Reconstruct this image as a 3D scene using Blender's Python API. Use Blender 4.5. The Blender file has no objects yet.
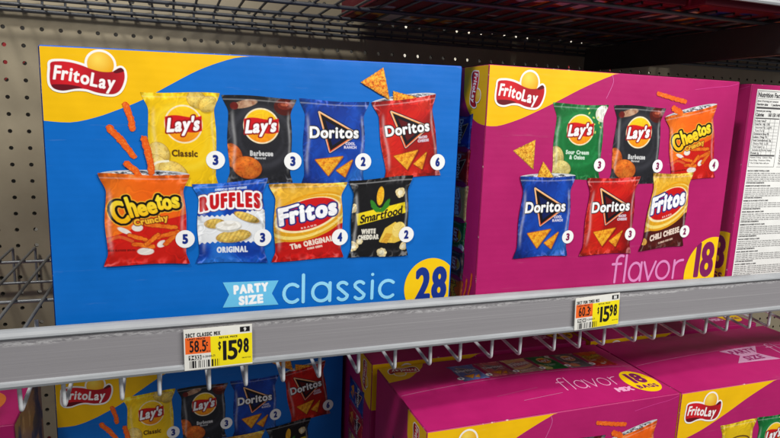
import bpy, bmesh, math, random
import numpy as np
from mathutils import Matrix, Vector
C = bpy.context.scene.collection
random.seed(4)
PI = math.pi

# ------------------------------------------------------------------ colours and materials
def lin(c):
    c = np.asarray(c, float) / 255.0
    return np.where(c <= .04045, c / 12.92, ((c + .055) / 1.055) ** 2.4)

def new_mat(name):
    m = bpy.data.materials.new(name); m.use_nodes = True
    return m, m.node_tree, m.node_tree.nodes['Principled BSDF']

def board_bump(nt, b, strength=.2, scale=120, wave=True):
    tc = nt.nodes.new('ShaderNodeTexCoord')
    n1 = nt.nodes.new('ShaderNodeTexNoise'); n1.inputs['Scale'].default_value = 9; n1.inputs['Detail'].default_value = 3
    n2 = nt.nodes.new('ShaderNodeTexNoise'); n2.inputs['Scale'].default_value = scale; n2.inputs['Detail'].default_value = 4
    add = nt.nodes.new('ShaderNodeMath'); add.operation = 'MULTIPLY_ADD'; add.inputs[1].default_value = .03
    nt.links.new(tc.outputs['Object'], n1.inputs['Vector']); nt.links.new(tc.outputs['Object'], n2.inputs['Vector'])
    nt.links.new(n2.outputs['Fac'], add.inputs[0]); nt.links.new(n1.outputs['Fac'], add.inputs[2])
    out = add.outputs[0]
    if wave:    # faint flutes of the corrugated board
        w = nt.nodes.new('ShaderNodeTexWave'); w.bands_direction = 'Z'; w.inputs['Scale'].default_value = 42
        w.inputs['Distortion'].default_value = .6; w.inputs['Detail'].default_value = 1
        a2 = nt.nodes.new('ShaderNodeMath'); a2.operation = 'MULTIPLY_ADD'; a2.inputs[1].default_value = .012
        nt.links.new(tc.outputs['Object'], w.inputs['Vector'])
        nt.links.new(w.outputs['Fac'], a2.inputs[0]); nt.links.new(out, a2.inputs[2]); out = a2.outputs[0]
    bp = nt.nodes.new('ShaderNodeBump'); bp.inputs['Strength'].default_value = strength; bp.inputs['Distance'].default_value = .01
    nt.links.new(out, bp.inputs['Height']); nt.links.new(bp.outputs['Normal'], b.inputs['Normal'])
    # gloss that is not even
    mr = nt.nodes.new('ShaderNodeMapRange'); mr.inputs['To Min'].default_value = b.inputs['Roughness'].default_value - .06
    mr.inputs['To Max'].default_value = b.inputs['Roughness'].default_value + .08
    nt.links.new(n1.outputs['Fac'], mr.inputs['Value']); nt.links.new(mr.outputs['Result'], b.inputs['Roughness'])
    return tc

def board(name, rgb, rough=.42, wave=True, spec=.3):
    m, nt, b = new_mat(name)
    b.inputs['Roughness'].default_value = rough; b.inputs['Specular IOR Level'].default_value = spec
    tc = board_bump(nt, b, wave=wave)
    n = nt.nodes.new('ShaderNodeTexNoise'); n.inputs['Scale'].default_value = 30; n.inputs['Detail'].default_value = 6
    nt.links.new(tc.outputs['Object'], n.inputs['Vector'])
    r = nt.nodes.new('ShaderNodeValToRGB')
    c = lin(rgb)
    r.color_ramp.elements[0].position = .25; r.color_ramp.elements[0].color = (*(c * .93), 1)
    r.color_ramp.elements[1].position = .75; r.color_ramp.elements[1].color = (*np.minimum(1, c * 1.06 + .002), 1)
    nt.links.new(n.outputs['Fac'], r.inputs['Fac'])
    mp = nt.nodes.new('ShaderNodeMapping'); mp.inputs['Scale'].default_value = (7, 7, 90); mp.inputs['Rotation'].default_value = (0, .12, 0)
    nt.links.new(tc.outputs['Object'], mp.inputs['Vector'])
    sn = nt.nodes.new('ShaderNodeTexNoise'); sn.inputs['Scale'].default_value = 1; sn.inputs['Detail'].default_value = 7; sn.inputs['Roughness'].default_value = .75
    nt.links.new(mp.outputs['Vector'], sn.inputs['Vector'])
    sr = nt.nodes.new('ShaderNodeMapRange'); sr.inputs['From Min'].default_value = .62; sr.inputs['From Max'].default_value = .80; sr.inputs['To Max'].default_value = .12
    nt.links.new(sn.outputs['Fac'], sr.inputs['Value'])
    mx = nt.nodes.new('ShaderNodeMixRGB'); mx.inputs['Color2'].default_value = (.62, .60, .60, 1)
    nt.links.new(sr.outputs['Result'], mx.inputs['Fac']); nt.links.new(r.outputs['Color'], mx.inputs['Color1']); nt.links.new(mx.outputs['Color'], b.inputs['Base Color'])
    return m

def ink(name, rough=.40):
    m, nt, b = new_mat(name)
    b.inputs['Roughness'].default_value = rough; b.inputs['Specular IOR Level'].default_value = .35
    a = nt.nodes.new('ShaderNodeAttribute'); a.attribute_name = 'Col'
    nt.links.new(a.outputs['Color'], b.inputs['Base Color'])
    board_bump(nt, b, strength=.10)
    return m

def plain(name, rgb, rough=.5, metal=0., noise=.10, nscale=60, spec=.5):
    m, nt, b = new_mat(name)
    b.inputs['Roughness'].default_value = rough; b.inputs['Metallic'].default_value = metal
    b.inputs['Specular IOR Level'].default_value = spec
    tc = nt.nodes.new('ShaderNodeTexCoord'); n = nt.nodes.new('ShaderNodeTexNoise'); n.inputs['Scale'].default_value = nscale
    n.inputs['Detail'].default_value = 5
    nt.links.new(tc.outputs['Object'], n.inputs['Vector'])
    r = nt.nodes.new('ShaderNodeValToRGB'); c = lin(rgb)
    r.color_ramp.elements[0].position = .3; r.color_ramp.elements[0].color = (*(c * (1 - noise)), 1)
    r.color_ramp.elements[1].position = .7; r.color_ramp.elements[1].color = (*np.minimum(1, c * (1 + noise)), 1)
    nt.links.new(n.outputs['Fac'], r.inputs['Fac']); nt.links.new(r.outputs['Color'], b.inputs['Base Color'])
    return m

BLUE, MAG, YEL = (0, 106, 198), (178, 26, 102), (246, 192, 0)
def worn(name, rgb):
    m, nt, b = new_mat(name); b.inputs['Roughness'].default_value = .6
    tc = nt.nodes.new('ShaderNodeTexCoord'); n = nt.nodes.new('ShaderNodeTexNoise'); n.inputs['Scale'].default_value = 75; n.inputs['Detail'].default_value = 5
    n.inputs['Roughness'].default_value = .7
    nt.links.new(tc.outputs['Object'], n.inputs['Vector']); r = nt.nodes.new('ShaderNodeValToRGB'); e = r.color_ramp.elements
    e[0].position = .0; e[0].color = (*lin(rgb), 1); e[1].position = .68; e[1].color = (*lin((226, 218, 206)), 1)
    q = e.new(.60); q.color = (*lin(rgb), 1); q = e.new(.74); q.color = (*lin((196, 164, 126)), 1)
    nt.links.new(n.outputs['Fac'], r.inputs['Fac']); nt.links.new(r.outputs['Color'], b.inputs['Base Color']); return m
M = {
 'blue': board('blue printed board', BLUE), 'magenta': board('magenta printed board', MAG), 'yellow': board('yellow printed board', YEL),
 'blue_edge': worn('worn blue board edge', (24, 92, 190)), 'mag_edge': worn('worn magenta board edge', (176, 30, 104)),
 'kraft': board('raw brown board', (158, 122, 84), .8, spec=.2),
 'white': board('white printed board', (236, 236, 232), .5, wave=False),
 'ink': ink('printed artwork'), 'label': ink('price label print', .5),
 'wire': plain('light grey coated wire', (206, 208, 210), .38, 0, .22, 90),
 'wire_dark': plain('grey zinc wire', (128, 130, 132), .42, .35, .12),
 'wire_black': plain('dark grey wire', (78, 80, 84), .42, .2, .12),
 'dark_steel': plain('dark painted steel', (58, 50, 50), .55, 0, .2, 12),
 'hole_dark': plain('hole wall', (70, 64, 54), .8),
 'black': plain('black lettering', (74, 72, 74), .5), 'paper': plain('label paper', (226, 224, 214), .55, 0, .03),
}

# pegboard: painted hardboard, slightly mottled
def peg_mat():
    m, nt, b = new_mat('taupe pegboard paint'); b.inputs['Roughness'].default_value = .5
    tc = nt.nodes.new('ShaderNodeTexCoord')
    n = nt.nodes.new('ShaderNodeTexNoise'); n.inputs['Scale'].default_value = 5; n.inputs['Detail'].default_value = 8; n.inputs['Roughness'].default_value = .65
    r = nt.nodes.new('ShaderNodeValToRGB'); r.color_ramp.elements[0].position = .3; r.color_ramp.elements[1].position = .75
    r.color_ramp.elements[0].color = (*lin((150, 138, 114)), 1); r.color_ramp.elements[1].color = (*lin((176, 164, 138)), 1)
    nt.links.new(tc.outputs['Object'], n.inputs['Vector']); nt.links.new(n.outputs['Fac'], r.inputs['Fac'])
    nt.links.new(r.outputs['Color'], b.inputs['Base Color'])
    return m
M['peg'] = peg_mat()

def stock_mat():     # what shows through the holes: stock of the next aisle, patches of dark, white, red, green
    m, nt, b = new_mat('dark mixed stock behind board'); b.inputs['Roughness'].default_value = .6
    tc = nt.nodes.new('ShaderNodeTexCoord')
    v = nt.nodes.new('ShaderNodeTexVoronoi'); v.inputs['Scale'].default_value = 14
    r = nt.nodes.new('ShaderNodeValToRGB'); r.color_ramp.interpolation = 'CONSTANT'
    e = r.color_ramp.elements
    e[0].color = (.012, .011, .01, 1); e[1].position = .62; e[1].color = (.85, .84, .8, 1)
    for p, c in ((.72, (.02, .02, .02)), (.80, (.35, .02, .03)), (.86, (.02, .02, .02)), (.93, (.35, .6, .3)), (.96, (.8, .78, .7))):
        q = e.new(p); q.color = (*c, 1)
    nt.links.new(tc.outputs['Object'], v.inputs['Vector']); nt.links.new(v.outputs['Color'], r.inputs['Fac'])
    nt.links.new(r.outputs['Color'], b.inputs['Base Color'])
    return m
M['stock'] = stock_mat()

def rail_mat():
    m, nt, b = new_mat('scuffed grey price channel'); b.inputs['Roughness'].default_value = .36
    tc = nt.nodes.new('ShaderNodeTexCoord')
    sep = nt.nodes.new('ShaderNodeSeparateXYZ'); nt.links.new(tc.outputs['Object'], sep.inputs[0])
    mp = nt.nodes.new('ShaderNodeMapping'); mp.inputs['Scale'].default_value = (6, 60, 420)
    nt.links.new(tc.outputs['Object'], mp.inputs['Vector'])
    n = nt.nodes.new('ShaderNodeTexNoise'); n.inputs['Scale'].default_value = 1; n.inputs['Detail'].default_value = 6; n.inputs['Roughness'].default_value = .7
    nt.links.new(mp.outputs['Vector'], n.inputs['Vector'])
    r = nt.nodes.new('ShaderNodeValToRGB')
    r.color_ramp.elements[0].position = .3; r.color_ramp.elements[0].color = (*lin((142, 139, 142)), 1)
    r.color_ramp.elements[1].position = .72; r.color_ramp.elements[1].color = (*lin((147, 144, 147)), 1)
    nt.links.new(n.outputs['Fac'], r.inputs['Fac'])
    # chalky scuffs in a thin band below the upper lip
    mp2 = nt.nodes.new('ShaderNodeMapping'); mp2.inputs['Scale'].default_value = (190, 1, 700)
    nt.links.new(tc.outputs['Object'], mp2.inputs['Vector'])
    n2 = nt.nodes.new('ShaderNodeTexNoise'); n2.inputs['Scale'].default_value = 1; n2.inputs['Detail'].default_value = 5; n2.inputs['Roughness'].default_value = .75
    nt.links.new(mp2.outputs['Vector'], n2.inputs['Vector'])
    n3 = nt.nodes.new('ShaderNodeTexNoise'); n3.inputs['Scale'].default_value = 14; n3.inputs['Detail'].default_value = 3
    nt.links.new(tc.outputs['Object'], n3.inputs['Vector'])
    def math_(op, a, bb, cl=False):
        q = nt.nodes.new('ShaderNodeMath'); q.operation = op; q.use_clamp = cl
        for k, s in enumerate((a, bb)):
            if hasattr(s, 'links') or hasattr(s, 'node'): nt.links.new(s, q.inputs[k])
            else: q.inputs[k].default_value = s
        return q.outputs[0]
    # band centre wanders with a slow noise
    zc = math_('ADD', sep.outputs['Z'], math_('MULTIPLY', n3.outputs['Fac'], .010))
    dist = math_('ABSOLUTE', math_('ADD', zc, .2148), 0)
    band = math_('SUBTRACT', 1.0, math_('DIVIDE', dist, .0030), True)
    th = math_('MULTIPLY', math_('SUBTRACT', n2.outputs['Fac'], .44, True), 9.0, True)
    f1 = math_('MULTIPLY', band, th)
    # long fine scratches
    mp4 = nt.nodes.new('ShaderNodeMapping'); mp4.inputs['Scale'].default_value = (2.2, 1, 900)
    nt.links.new(tc.outputs['Object'], mp4.inputs['Vector'])
    n4 = nt.nodes.new('ShaderNodeTexNoise'); n4.inputs['Scale'].default_value = 1; n4.inputs['Detail'].default_value = 2
    nt.links.new(mp4.outputs['Vector'], n4.inputs['Vector'])
    f2 = math_('MULTIPLY', math_('MULTIPLY', math_('SUBTRACT', n4.outputs['Fac'], .63, True), 7.0, True), .35)
    f = math_('ADD', math_('MULTIPLY', f1, .8), f2, True)
    mx = nt.nodes.new('ShaderNodeMixRGB'); mx.inputs['Color2'].default_value = (*lin((214, 212, 212)), 1)
    nt.links.new(f, mx.inputs['Fac']); nt.links.new(r.outputs['Color'], mx.inputs['Color1'])
    nt.links.new(mx.outputs['Color'], b.inputs['Base Color'])
    bp = nt.nodes.new('ShaderNodeBump'); bp.inputs['Strength'].default_value = .12; bp.inputs['Distance'].default_value = .002
    nt.links.new(n.outputs['Fac'], bp.inputs['Height']); nt.links.new(bp.outputs['Normal'], b.inputs['Normal'])
    return m
M['rail'] = rail_mat()
def lip_mat():
    m, nt, b = new_mat('pale grey lip'); b.inputs['Roughness'].default_value = .48
    tc = nt.nodes.new('ShaderNodeTexCoord'); mp = nt.nodes.new('ShaderNodeMapping'); mp.inputs['Scale'].default_value = (25, 90, 90)
    nt.links.new(tc.outputs['Object'], mp.inputs['Vector'])
    n = nt.nodes.new('ShaderNodeTexNoise'); n.inputs['Scale'].default_value = 1; n.inputs['Detail'].default_value = 5
    nt.links.new(mp.outputs['Vector'], n.inputs['Vector'])
    r = nt.nodes.new('ShaderNodeValToRGB')
    r.color_ramp.elements[0].position = .3; r.color_ramp.elements[0].color = (*lin((142, 145, 148)), 1)
    r.color_ramp.elements[1].position = .7; r.color_ramp.elements[1].color = (*lin((160, 163, 166)), 1)
    nt.links.new(n.outputs['Fac'], r.inputs['Fac']); nt.links.new(r.outputs['Color'], b.inputs['Base Color'])
    return m
M['lip'] = lip_mat()

# ------------------------------------------------------------------ objects
def tag(o, label=None, cat=None, group=None, kind=None):
    if label: o['label'] = label
    if cat: o['category'] = cat
    if group: o['group'] = group
    if kind: o['kind'] = kind
    return o
def empty(name, loc=(0, 0, 0), rot=(0, 0, 0)):
    o = bpy.data.objects.new(name, None); C.objects.link(o); o.location = loc; o.rotation_euler = rot
    o.empty_display_size = .02
    return o
def link(name, me, parent=None):
    o = bpy.data.objects.new(name, me); C.objects.link(o)
    if parent is not None: o.parent = parent
    return o
def np_mesh(name, V, F, mats, col=None, midx=None, smooth=False):
    V = np.asarray(V, np.float32); F = np.asarray(F, np.int32)
    me = bpy.data.meshes.new(name)
    me.vertices.add(len(V)); me.vertices.foreach_set('co', V.ravel())
    k = F.shape[1]
    me.loops.add(F.size); me.loops.foreach_set('vertex_index', F.ravel())
    me.polygons.add(len(F))
    me.polygons.foreach_set('loop_start', np.arange(0, F.size, k, dtype=np.int32))
    me.polygons.foreach_set('loop_total', np.full(len(F), k, np.int32))
    for m in (mats if isinstance(mats, (list, tuple)) else [mats]): me.materials.append(m)
    if midx is not None: me.polygons.foreach_set('material_index', np.asarray(midx, np.int32))
    me.polygons.foreach_set('use_smooth', np.full(len(F), smooth, bool))
    if col is not None:
        a = me.color_attributes.new('Col', 'FLOAT_COLOR', 'POINT')
        cc = np.ones((len(V), 4), np.float32); cc[:, :3] = col
        a.data.foreach_set('color', cc.ravel())
    me.update(calc_edges=True); me.validate()
    return me
def bm_mesh(name, bm, mats, smooth=False):
    me = bpy.data.meshes.new(name); bm.normal_update(); bm.to_mesh(me); bm.free()
    for m in (mats if isinstance(mats, (list, tuple)) else [mats]): me.materials.append(m)
    for p in me.polygons: p.use_smooth = smooth
    return me
def kids(o): return [c for c in bpy.data.objects if c.parent == o]
def copy_tree(o, parent=None, depth=0):
    c = o.copy(); C.objects.link(c)
    if parent is not None: c.parent = parent
    for ch in kids(o): copy_tree(ch, c)
    return c

# ------------------------------------------------------------------ noise and glyph outlines
def h2(ix, iy, seed):
    n = (ix.astype(np.int64) * 374761393 + iy.astype(np.int64) * 668265263 + seed * 1442695041) & 0x7fffffff
    n = ((n ^ (n >> 13)) * 1274126177) & 0x7fffffff
    return ((n ^ (n >> 16)) & 0xffff) / 65535.0
def vn(x, y, seed=0):
    ix, iy = np.floor(x), np.floor(y); fx, fy = x - ix, y - iy
    fx = fx * fx * (3 - 2 * fx); fy = fy * fy * (3 - 2 * fy)
    a, b, c, d = h2(ix, iy, seed), h2(ix + 1, iy, seed), h2(ix, iy + 1, seed), h2(ix + 1, iy + 1, seed)
    return a + (b - a) * fx + (c - a) * fy + (a - b - c + d) * fx * fy
def fbm(x, y, seed=0, o=4):
    s = 0; a = .5; t = 0
    for k in range(o): s = s + a * vn(x * 2 ** k, y * 2 ** k, seed + k); t += a; a *= .5
    return s / t
def ss(a, b, x): t = np.clip((x - a) / (b - a), 0, 1); return t * t * (3 - 2 * t)

_gl = {}
def glyph(ch):
    if ch in _gl: return _gl[ch]
    c = bpy.data.curves.new('glyph', 'FONT'); c.body = ch; c.resolution_u = 4
    o = bpy.data.objects.new('glyph', c); C.objects.link(o)
    me = bpy.data.meshes.new_from_object(o)
    cnt = {}
    for p in me.polygons:
        for k in p.edge_keys: cnt[k] = cnt.get(k, 0) + 1
    v = np.array([tuple(q.co)[:2] for q in me.vertices]) if len(me.vertices) else np.zeros((0, 2))
    E = [k for k, n in cnt.items() if n == 1]
    seg = np.array([[v[a], v[b]] for a, b in E]) if E else np.zeros((0, 2, 2))
    bpy.data.objects.remove(o); bpy.data.curves.remove(c); bpy.data.meshes.remove(me)
    if len(seg):
        x0 = seg[:, :, 0].min(); w = seg[:, :, 0].max() - x0; seg = seg.copy(); seg[:, :, 0] -= x0
    else: w = .25
    _gl[ch] = (seg, w); return _gl[ch]
CAPH = None
def seg_sdf(P, S):
    a, b = S[:, 0], S[:, 1]
    out = np.empty(len(P))
    for k in range(0, len(P), 20000):
        p = P[k:k + 20000]
        d = b - a; L = np.maximum((d * d).sum(1), 1e-18)
        px = p[:, None, 0] - a[None, :, 0]; py = p[:, None, 1] - a[None, :, 1]
        t = np.clip((px * d[:, 0] + py * d[:, 1]) / L, 0, 1)
        dd = (px - t * d[:, 0]) ** 2 + (py - t * d[:, 1]) ** 2
        dist = np.sqrt(dd.min(1))
        cond = (a[None, :, 1] > p[:, None, 1]) != (b[None, :, 1] > p[:, None, 1])
        dy = np.where(np.abs(d[:, 1]) < 1e-12, 1e-12, d[:, 1])
        xi = a[None, :, 0] + (p[:, None, 1] - a[None, :, 1]) / dy * d[:, 0]
        ins = ((cond & (p[:, None, 0] < xi)).sum(1) % 2) == 1
        out[k:k + 20000] = np.where(ins, -dist, dist)
    return out
def text_sdf(P, s, cx, cy, cap, width=None, bold=.0, shear=0., rot=0., arch=0., gap=None, reach=None, taper=0.):
    """distance to a line of lettering; P and all sizes in the same units, y down, (cx,cy) its middle"""
    global CAPH
    if CAPH is None: CAPH = glyph('H')[0][:, :, 1].max()
    fy = cap / CAPH
    r = math.radians(rot); X = P[:, 0] - cx; Y = P[:, 1] - cy
    x = X * math.cos(r) + Y * math.sin(r); y = X * math.sin(r) - Y * math.cos(r)
    sp = .055 * cap if gap is None else gap
    gs = [glyph(c) for c in s]
    tw = sum(g[1] if len(g[0]) else .22 for g in gs)
    if width: fx = (width - (sp + 2 * bold) * (len(s) - 1) - 2 * bold) / tw; W = width
    else: fx = fy; W = tw * fx + (sp + 2 * bold) * (len(s) - 1) + 2 * bold
    if arch: y = y - arch * (1 - (2 * x / W) ** 2)
    if taper: y = y / (1 + taper * (2 * x / W))
    y = y + cap / 2
    x = x - shear * y + shear * cap / 2
    reach = reach if reach is not None else cap * .35 + bold
    D = np.full(len(P), reach); u = -W / 2 + bold
    Q = np.stack([x, y], 1)
    for g, w in gs:
        wl = (w if len(g) else .22) * fx
        if len(g):
            S = g.copy(); S[:, :, 0] = S[:, :, 0] * fx + u; S[:, :, 1] *= fy
            m = (x > u - reach) & (x < u + wl + reach) & (y > S[:, :, 1].min() - reach) & (y < S[:, :, 1].max() + reach)
            if m.any():
                d = seg_sdf(Q[m], S) - bold
                D[m] = np.minimum(D[m], d)
        u += wl + sp + 2 * bold
    return D
def poly_sdf(P, pts):
    p = np.asarray(pts, float); return seg_sdf(P, np.stack([p, np.roll(p, -1, 0)], 1))
def line_sdf(P, pts, w):
    p = np.asarray(pts, float); S = np.stack([p[:-1], p[1:]], 1); out = np.full(len(P), 1e9)
    for a, b in S:
        d = b - a; t = np.clip(((P - a) @ d) / max(d @ d, 1e-12), 0, 1)
        q = P - a - t[:, None] * d
        out = np.minimum(out, np.hypot(q[:, 0], q[:, 1]))
    return out - w
def ell(P, cx, cy, rx, ry=None, rot=0.):
    ry = rx if ry is None else ry; r = math.radians(rot)
    X = P[:, 0] - cx; Y = P[:, 1] - cy
    x = X * math.cos(r) + Y * math.sin(r); y = -X * math.sin(r) + Y * math.cos(r)
    k = np.hypot(x / rx, y / ry); return (k - 1) * min(rx, ry)
def crom(pts, n=6, closed=True):
    p = np.asarray(pts, float); N = len(p); out = []
    rng = range(N if closed else N - 1)
    for i in rng:
        if closed: a, b, c, d = p[i - 1], p[i], p[(i + 1) % N], p[(i + 2) % N]
        else: a, b, c, d = p[max(i - 1, 0)], p[i], p[i + 1], p[min(i + 2, N - 1)]
        for t in np.arange(n) / n:
            out.append(.5 * ((2 * b) + (-a + c) * t + (2 * a - 5 * b + 4 * c - d) * t * t + (-a + 3 * b - 3 * c + d) * t ** 3))
    if not closed: out.append(p[-1])
    return np.array(out)
class Art:
    def __init__(s, P, base, aa):
        s.P = P; s.C = np.tile(lin(base), (len(P), 1)); s.aa = aa
    def fill(s, d, rgb, a=1.):
        k = np.clip(.5 - d / s.aa, 0, 1) * a
        c = rgb if isinstance(rgb, np.ndarray) and rgb.ndim == 2 else lin(rgb)
        s.C = s.C * (1 - k[:, None]) + c * k[:, None]
    def mul(s, f): s.C = np.clip(s.C * (f[:, None] if getattr(f, 'ndim', 0) == 1 else f), 0, 1)
    def mix(s, k, rgb): s.C = s.C * (1 - k[:, None]) + lin(rgb) * k[:, None]
    def text(s, t, cx, cy, cap, rgb, outline=(), **kw):
        big = max([o for o, _ in outline], default=0)
        d = text_sdf(s.P, t, cx, cy, cap, reach=cap * .2 + big * 1.6 + kw.get('bold', 0), **kw)
        for o, c in outline: s.fill(d - o, c)
        s.fill(d, rgb); return d

# ------------------------------------------------------------------ artwork on the packets (x 0..1, y 0..h)
def chip_col(P, seed, a=(236, 190, 96), b=(214, 150, 50), f=22):
    n = fbm(P[:, 0] * f, P[:, 1] * f, seed, 3)[:, None]
    return lin(a) * n + lin(b) * (1 - n)
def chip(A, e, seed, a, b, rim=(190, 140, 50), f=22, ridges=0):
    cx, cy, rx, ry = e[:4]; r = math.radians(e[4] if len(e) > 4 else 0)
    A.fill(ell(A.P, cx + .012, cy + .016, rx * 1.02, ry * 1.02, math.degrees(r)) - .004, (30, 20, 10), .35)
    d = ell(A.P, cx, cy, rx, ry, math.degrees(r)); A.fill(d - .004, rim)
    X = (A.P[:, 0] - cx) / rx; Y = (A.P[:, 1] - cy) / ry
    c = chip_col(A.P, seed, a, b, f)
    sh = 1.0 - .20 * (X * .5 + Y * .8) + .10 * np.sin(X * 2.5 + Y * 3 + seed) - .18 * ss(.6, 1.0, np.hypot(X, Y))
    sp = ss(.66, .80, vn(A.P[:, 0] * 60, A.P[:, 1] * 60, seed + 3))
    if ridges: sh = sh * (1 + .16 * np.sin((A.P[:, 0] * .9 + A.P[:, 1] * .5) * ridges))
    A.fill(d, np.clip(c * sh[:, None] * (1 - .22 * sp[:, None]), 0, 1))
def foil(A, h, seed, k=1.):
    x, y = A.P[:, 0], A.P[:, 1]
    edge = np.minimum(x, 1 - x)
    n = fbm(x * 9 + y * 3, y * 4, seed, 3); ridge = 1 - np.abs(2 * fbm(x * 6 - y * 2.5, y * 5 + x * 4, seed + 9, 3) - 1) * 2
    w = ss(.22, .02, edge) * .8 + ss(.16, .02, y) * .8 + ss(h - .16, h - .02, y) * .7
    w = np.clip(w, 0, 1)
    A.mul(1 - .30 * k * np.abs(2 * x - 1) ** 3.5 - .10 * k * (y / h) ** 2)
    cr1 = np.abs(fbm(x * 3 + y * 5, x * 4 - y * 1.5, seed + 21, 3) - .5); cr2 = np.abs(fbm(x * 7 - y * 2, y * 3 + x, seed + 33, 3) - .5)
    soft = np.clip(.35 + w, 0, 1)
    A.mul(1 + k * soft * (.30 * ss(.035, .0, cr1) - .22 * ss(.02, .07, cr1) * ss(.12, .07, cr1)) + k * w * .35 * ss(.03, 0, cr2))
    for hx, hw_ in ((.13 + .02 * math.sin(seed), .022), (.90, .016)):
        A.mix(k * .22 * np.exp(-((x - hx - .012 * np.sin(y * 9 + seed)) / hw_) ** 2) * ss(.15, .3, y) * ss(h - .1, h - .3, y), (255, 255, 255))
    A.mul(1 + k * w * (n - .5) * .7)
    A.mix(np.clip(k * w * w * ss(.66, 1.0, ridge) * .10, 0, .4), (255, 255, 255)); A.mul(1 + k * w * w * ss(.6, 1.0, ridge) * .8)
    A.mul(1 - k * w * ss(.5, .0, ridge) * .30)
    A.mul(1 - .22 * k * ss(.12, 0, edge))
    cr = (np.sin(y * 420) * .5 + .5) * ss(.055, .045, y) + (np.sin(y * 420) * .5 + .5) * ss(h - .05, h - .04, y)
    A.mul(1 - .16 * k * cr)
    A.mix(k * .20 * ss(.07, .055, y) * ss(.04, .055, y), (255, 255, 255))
def sun_logo(A, cx, cy, r):
    A.fill(ell(A.P, cx, cy, r * 1.06), (250, 236, 200))
    g = np.clip((A.P[:, 1] - cy + r) / (2 * r), 0, 1)[:, None]
    sun = lin((255, 214, 30)) * (1 - g) + lin((244, 150, 10)) * g
    A.fill(ell(A.P, cx, cy, r * .98), sun)
    wave = lambda x, o: cy + o + .10 * r * np.sin((x - cx) / r * 2.6) - .10 * (x - cx)
    P = A.P; b = np.maximum(wave(P[:, 0], -.44 * r) - P[:, 1], P[:, 1] - wave(P[:, 0], .40 * r))
    b = np.maximum(b, np.abs(P[:, 0] - cx) - r * (1.02 + .0))
    b2 = np.maximum(b, ell(P, cx, cy, r * 1.12))
    A.fill(b2, (214, 24, 32))
    A.text("Lay's", cx, cy + .0 * r, r * .70, (255, 255, 255), outline=((.022 * r / .25, (160, 10, 22)),), width=r * 1.82, bold=r * .045, shear=.24, rot=-5, gap=r * .01)
def art_lays(kind):
    base, ring, tcol, name, sub = {'classic': ((246, 204, 10), (252, 222, 60), (96, 62, 10), 'Classic', None),
        'bbq': ((42, 42, 48), (74, 74, 82), (214, 214, 214), 'Barbecue', 'Flavored'),
        'onion': ((22, 122, 60), (44, 150, 84), (220, 240, 224), 'Sour Cream', '& Onion')}[kind]
    def f(P, aa, h):
        A = Art(P, base, aa)
        x, y = P[:, 0], P[:, 1]
        A.mix(.65 * np.exp(-((np.hypot(x - .52, y - .56) - .40) / .05) ** 2), ring)
        A.mix(.35 * np.exp(-((np.hypot(x - .52, y - .56) - .30) / .03) ** 2), ring)
        A.mul(.92 + .16 * fbm(x * 3, y * 3, 5))
        if kind == 'classic':
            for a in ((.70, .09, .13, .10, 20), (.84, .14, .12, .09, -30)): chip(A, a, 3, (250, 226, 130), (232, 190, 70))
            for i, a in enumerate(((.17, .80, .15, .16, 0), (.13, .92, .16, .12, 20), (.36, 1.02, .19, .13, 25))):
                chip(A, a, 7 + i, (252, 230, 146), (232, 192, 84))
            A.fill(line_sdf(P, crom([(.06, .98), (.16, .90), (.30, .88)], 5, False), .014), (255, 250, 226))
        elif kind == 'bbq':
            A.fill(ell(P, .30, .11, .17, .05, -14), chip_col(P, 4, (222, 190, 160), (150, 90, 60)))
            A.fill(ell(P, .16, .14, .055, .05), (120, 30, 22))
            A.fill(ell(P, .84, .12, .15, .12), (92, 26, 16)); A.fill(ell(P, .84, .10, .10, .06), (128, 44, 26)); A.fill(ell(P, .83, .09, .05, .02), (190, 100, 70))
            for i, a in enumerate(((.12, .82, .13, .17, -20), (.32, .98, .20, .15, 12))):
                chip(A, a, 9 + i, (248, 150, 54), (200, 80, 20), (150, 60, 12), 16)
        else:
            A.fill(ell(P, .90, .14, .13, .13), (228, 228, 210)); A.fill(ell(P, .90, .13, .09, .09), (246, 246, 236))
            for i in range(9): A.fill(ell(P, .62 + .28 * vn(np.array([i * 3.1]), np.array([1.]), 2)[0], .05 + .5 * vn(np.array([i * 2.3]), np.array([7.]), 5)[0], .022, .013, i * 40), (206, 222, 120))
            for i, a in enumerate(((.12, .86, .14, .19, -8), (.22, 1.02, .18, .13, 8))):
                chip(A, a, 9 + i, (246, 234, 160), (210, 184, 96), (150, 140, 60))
        sun_logo(A, .52, .40, .232)
        if sub and kind == 'bbq':
            A.text(name, .52, .78, .065, tcol, width=.32, bold=.005); A.text(sub, .50, .845, .028, tcol, width=.15, bold=.002)
        elif sub:
            A.text(name, .50, .755, .058, tcol, width=.42, bold=.0045); A.text(sub, .50, .835, .058, tcol, width=.28, bold=.0045)
        else: A.text(name, .52, .775, .080, tcol, width=.34, bold=.0055)
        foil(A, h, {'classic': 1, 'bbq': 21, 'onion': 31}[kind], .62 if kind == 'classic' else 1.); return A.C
    return f
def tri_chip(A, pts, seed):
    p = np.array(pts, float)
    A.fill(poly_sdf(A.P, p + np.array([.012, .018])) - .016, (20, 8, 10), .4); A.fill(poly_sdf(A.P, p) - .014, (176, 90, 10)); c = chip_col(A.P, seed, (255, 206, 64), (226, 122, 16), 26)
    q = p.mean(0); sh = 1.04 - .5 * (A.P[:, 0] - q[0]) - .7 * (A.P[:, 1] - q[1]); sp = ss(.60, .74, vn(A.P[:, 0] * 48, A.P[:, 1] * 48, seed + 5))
    A.fill(poly_sdf(A.P, p) - .004, np.clip(c * sh[:, None] * (1 - .45 * sp[:, None] * np.array([.4, .8, 1.])), 0, 1))
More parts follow.
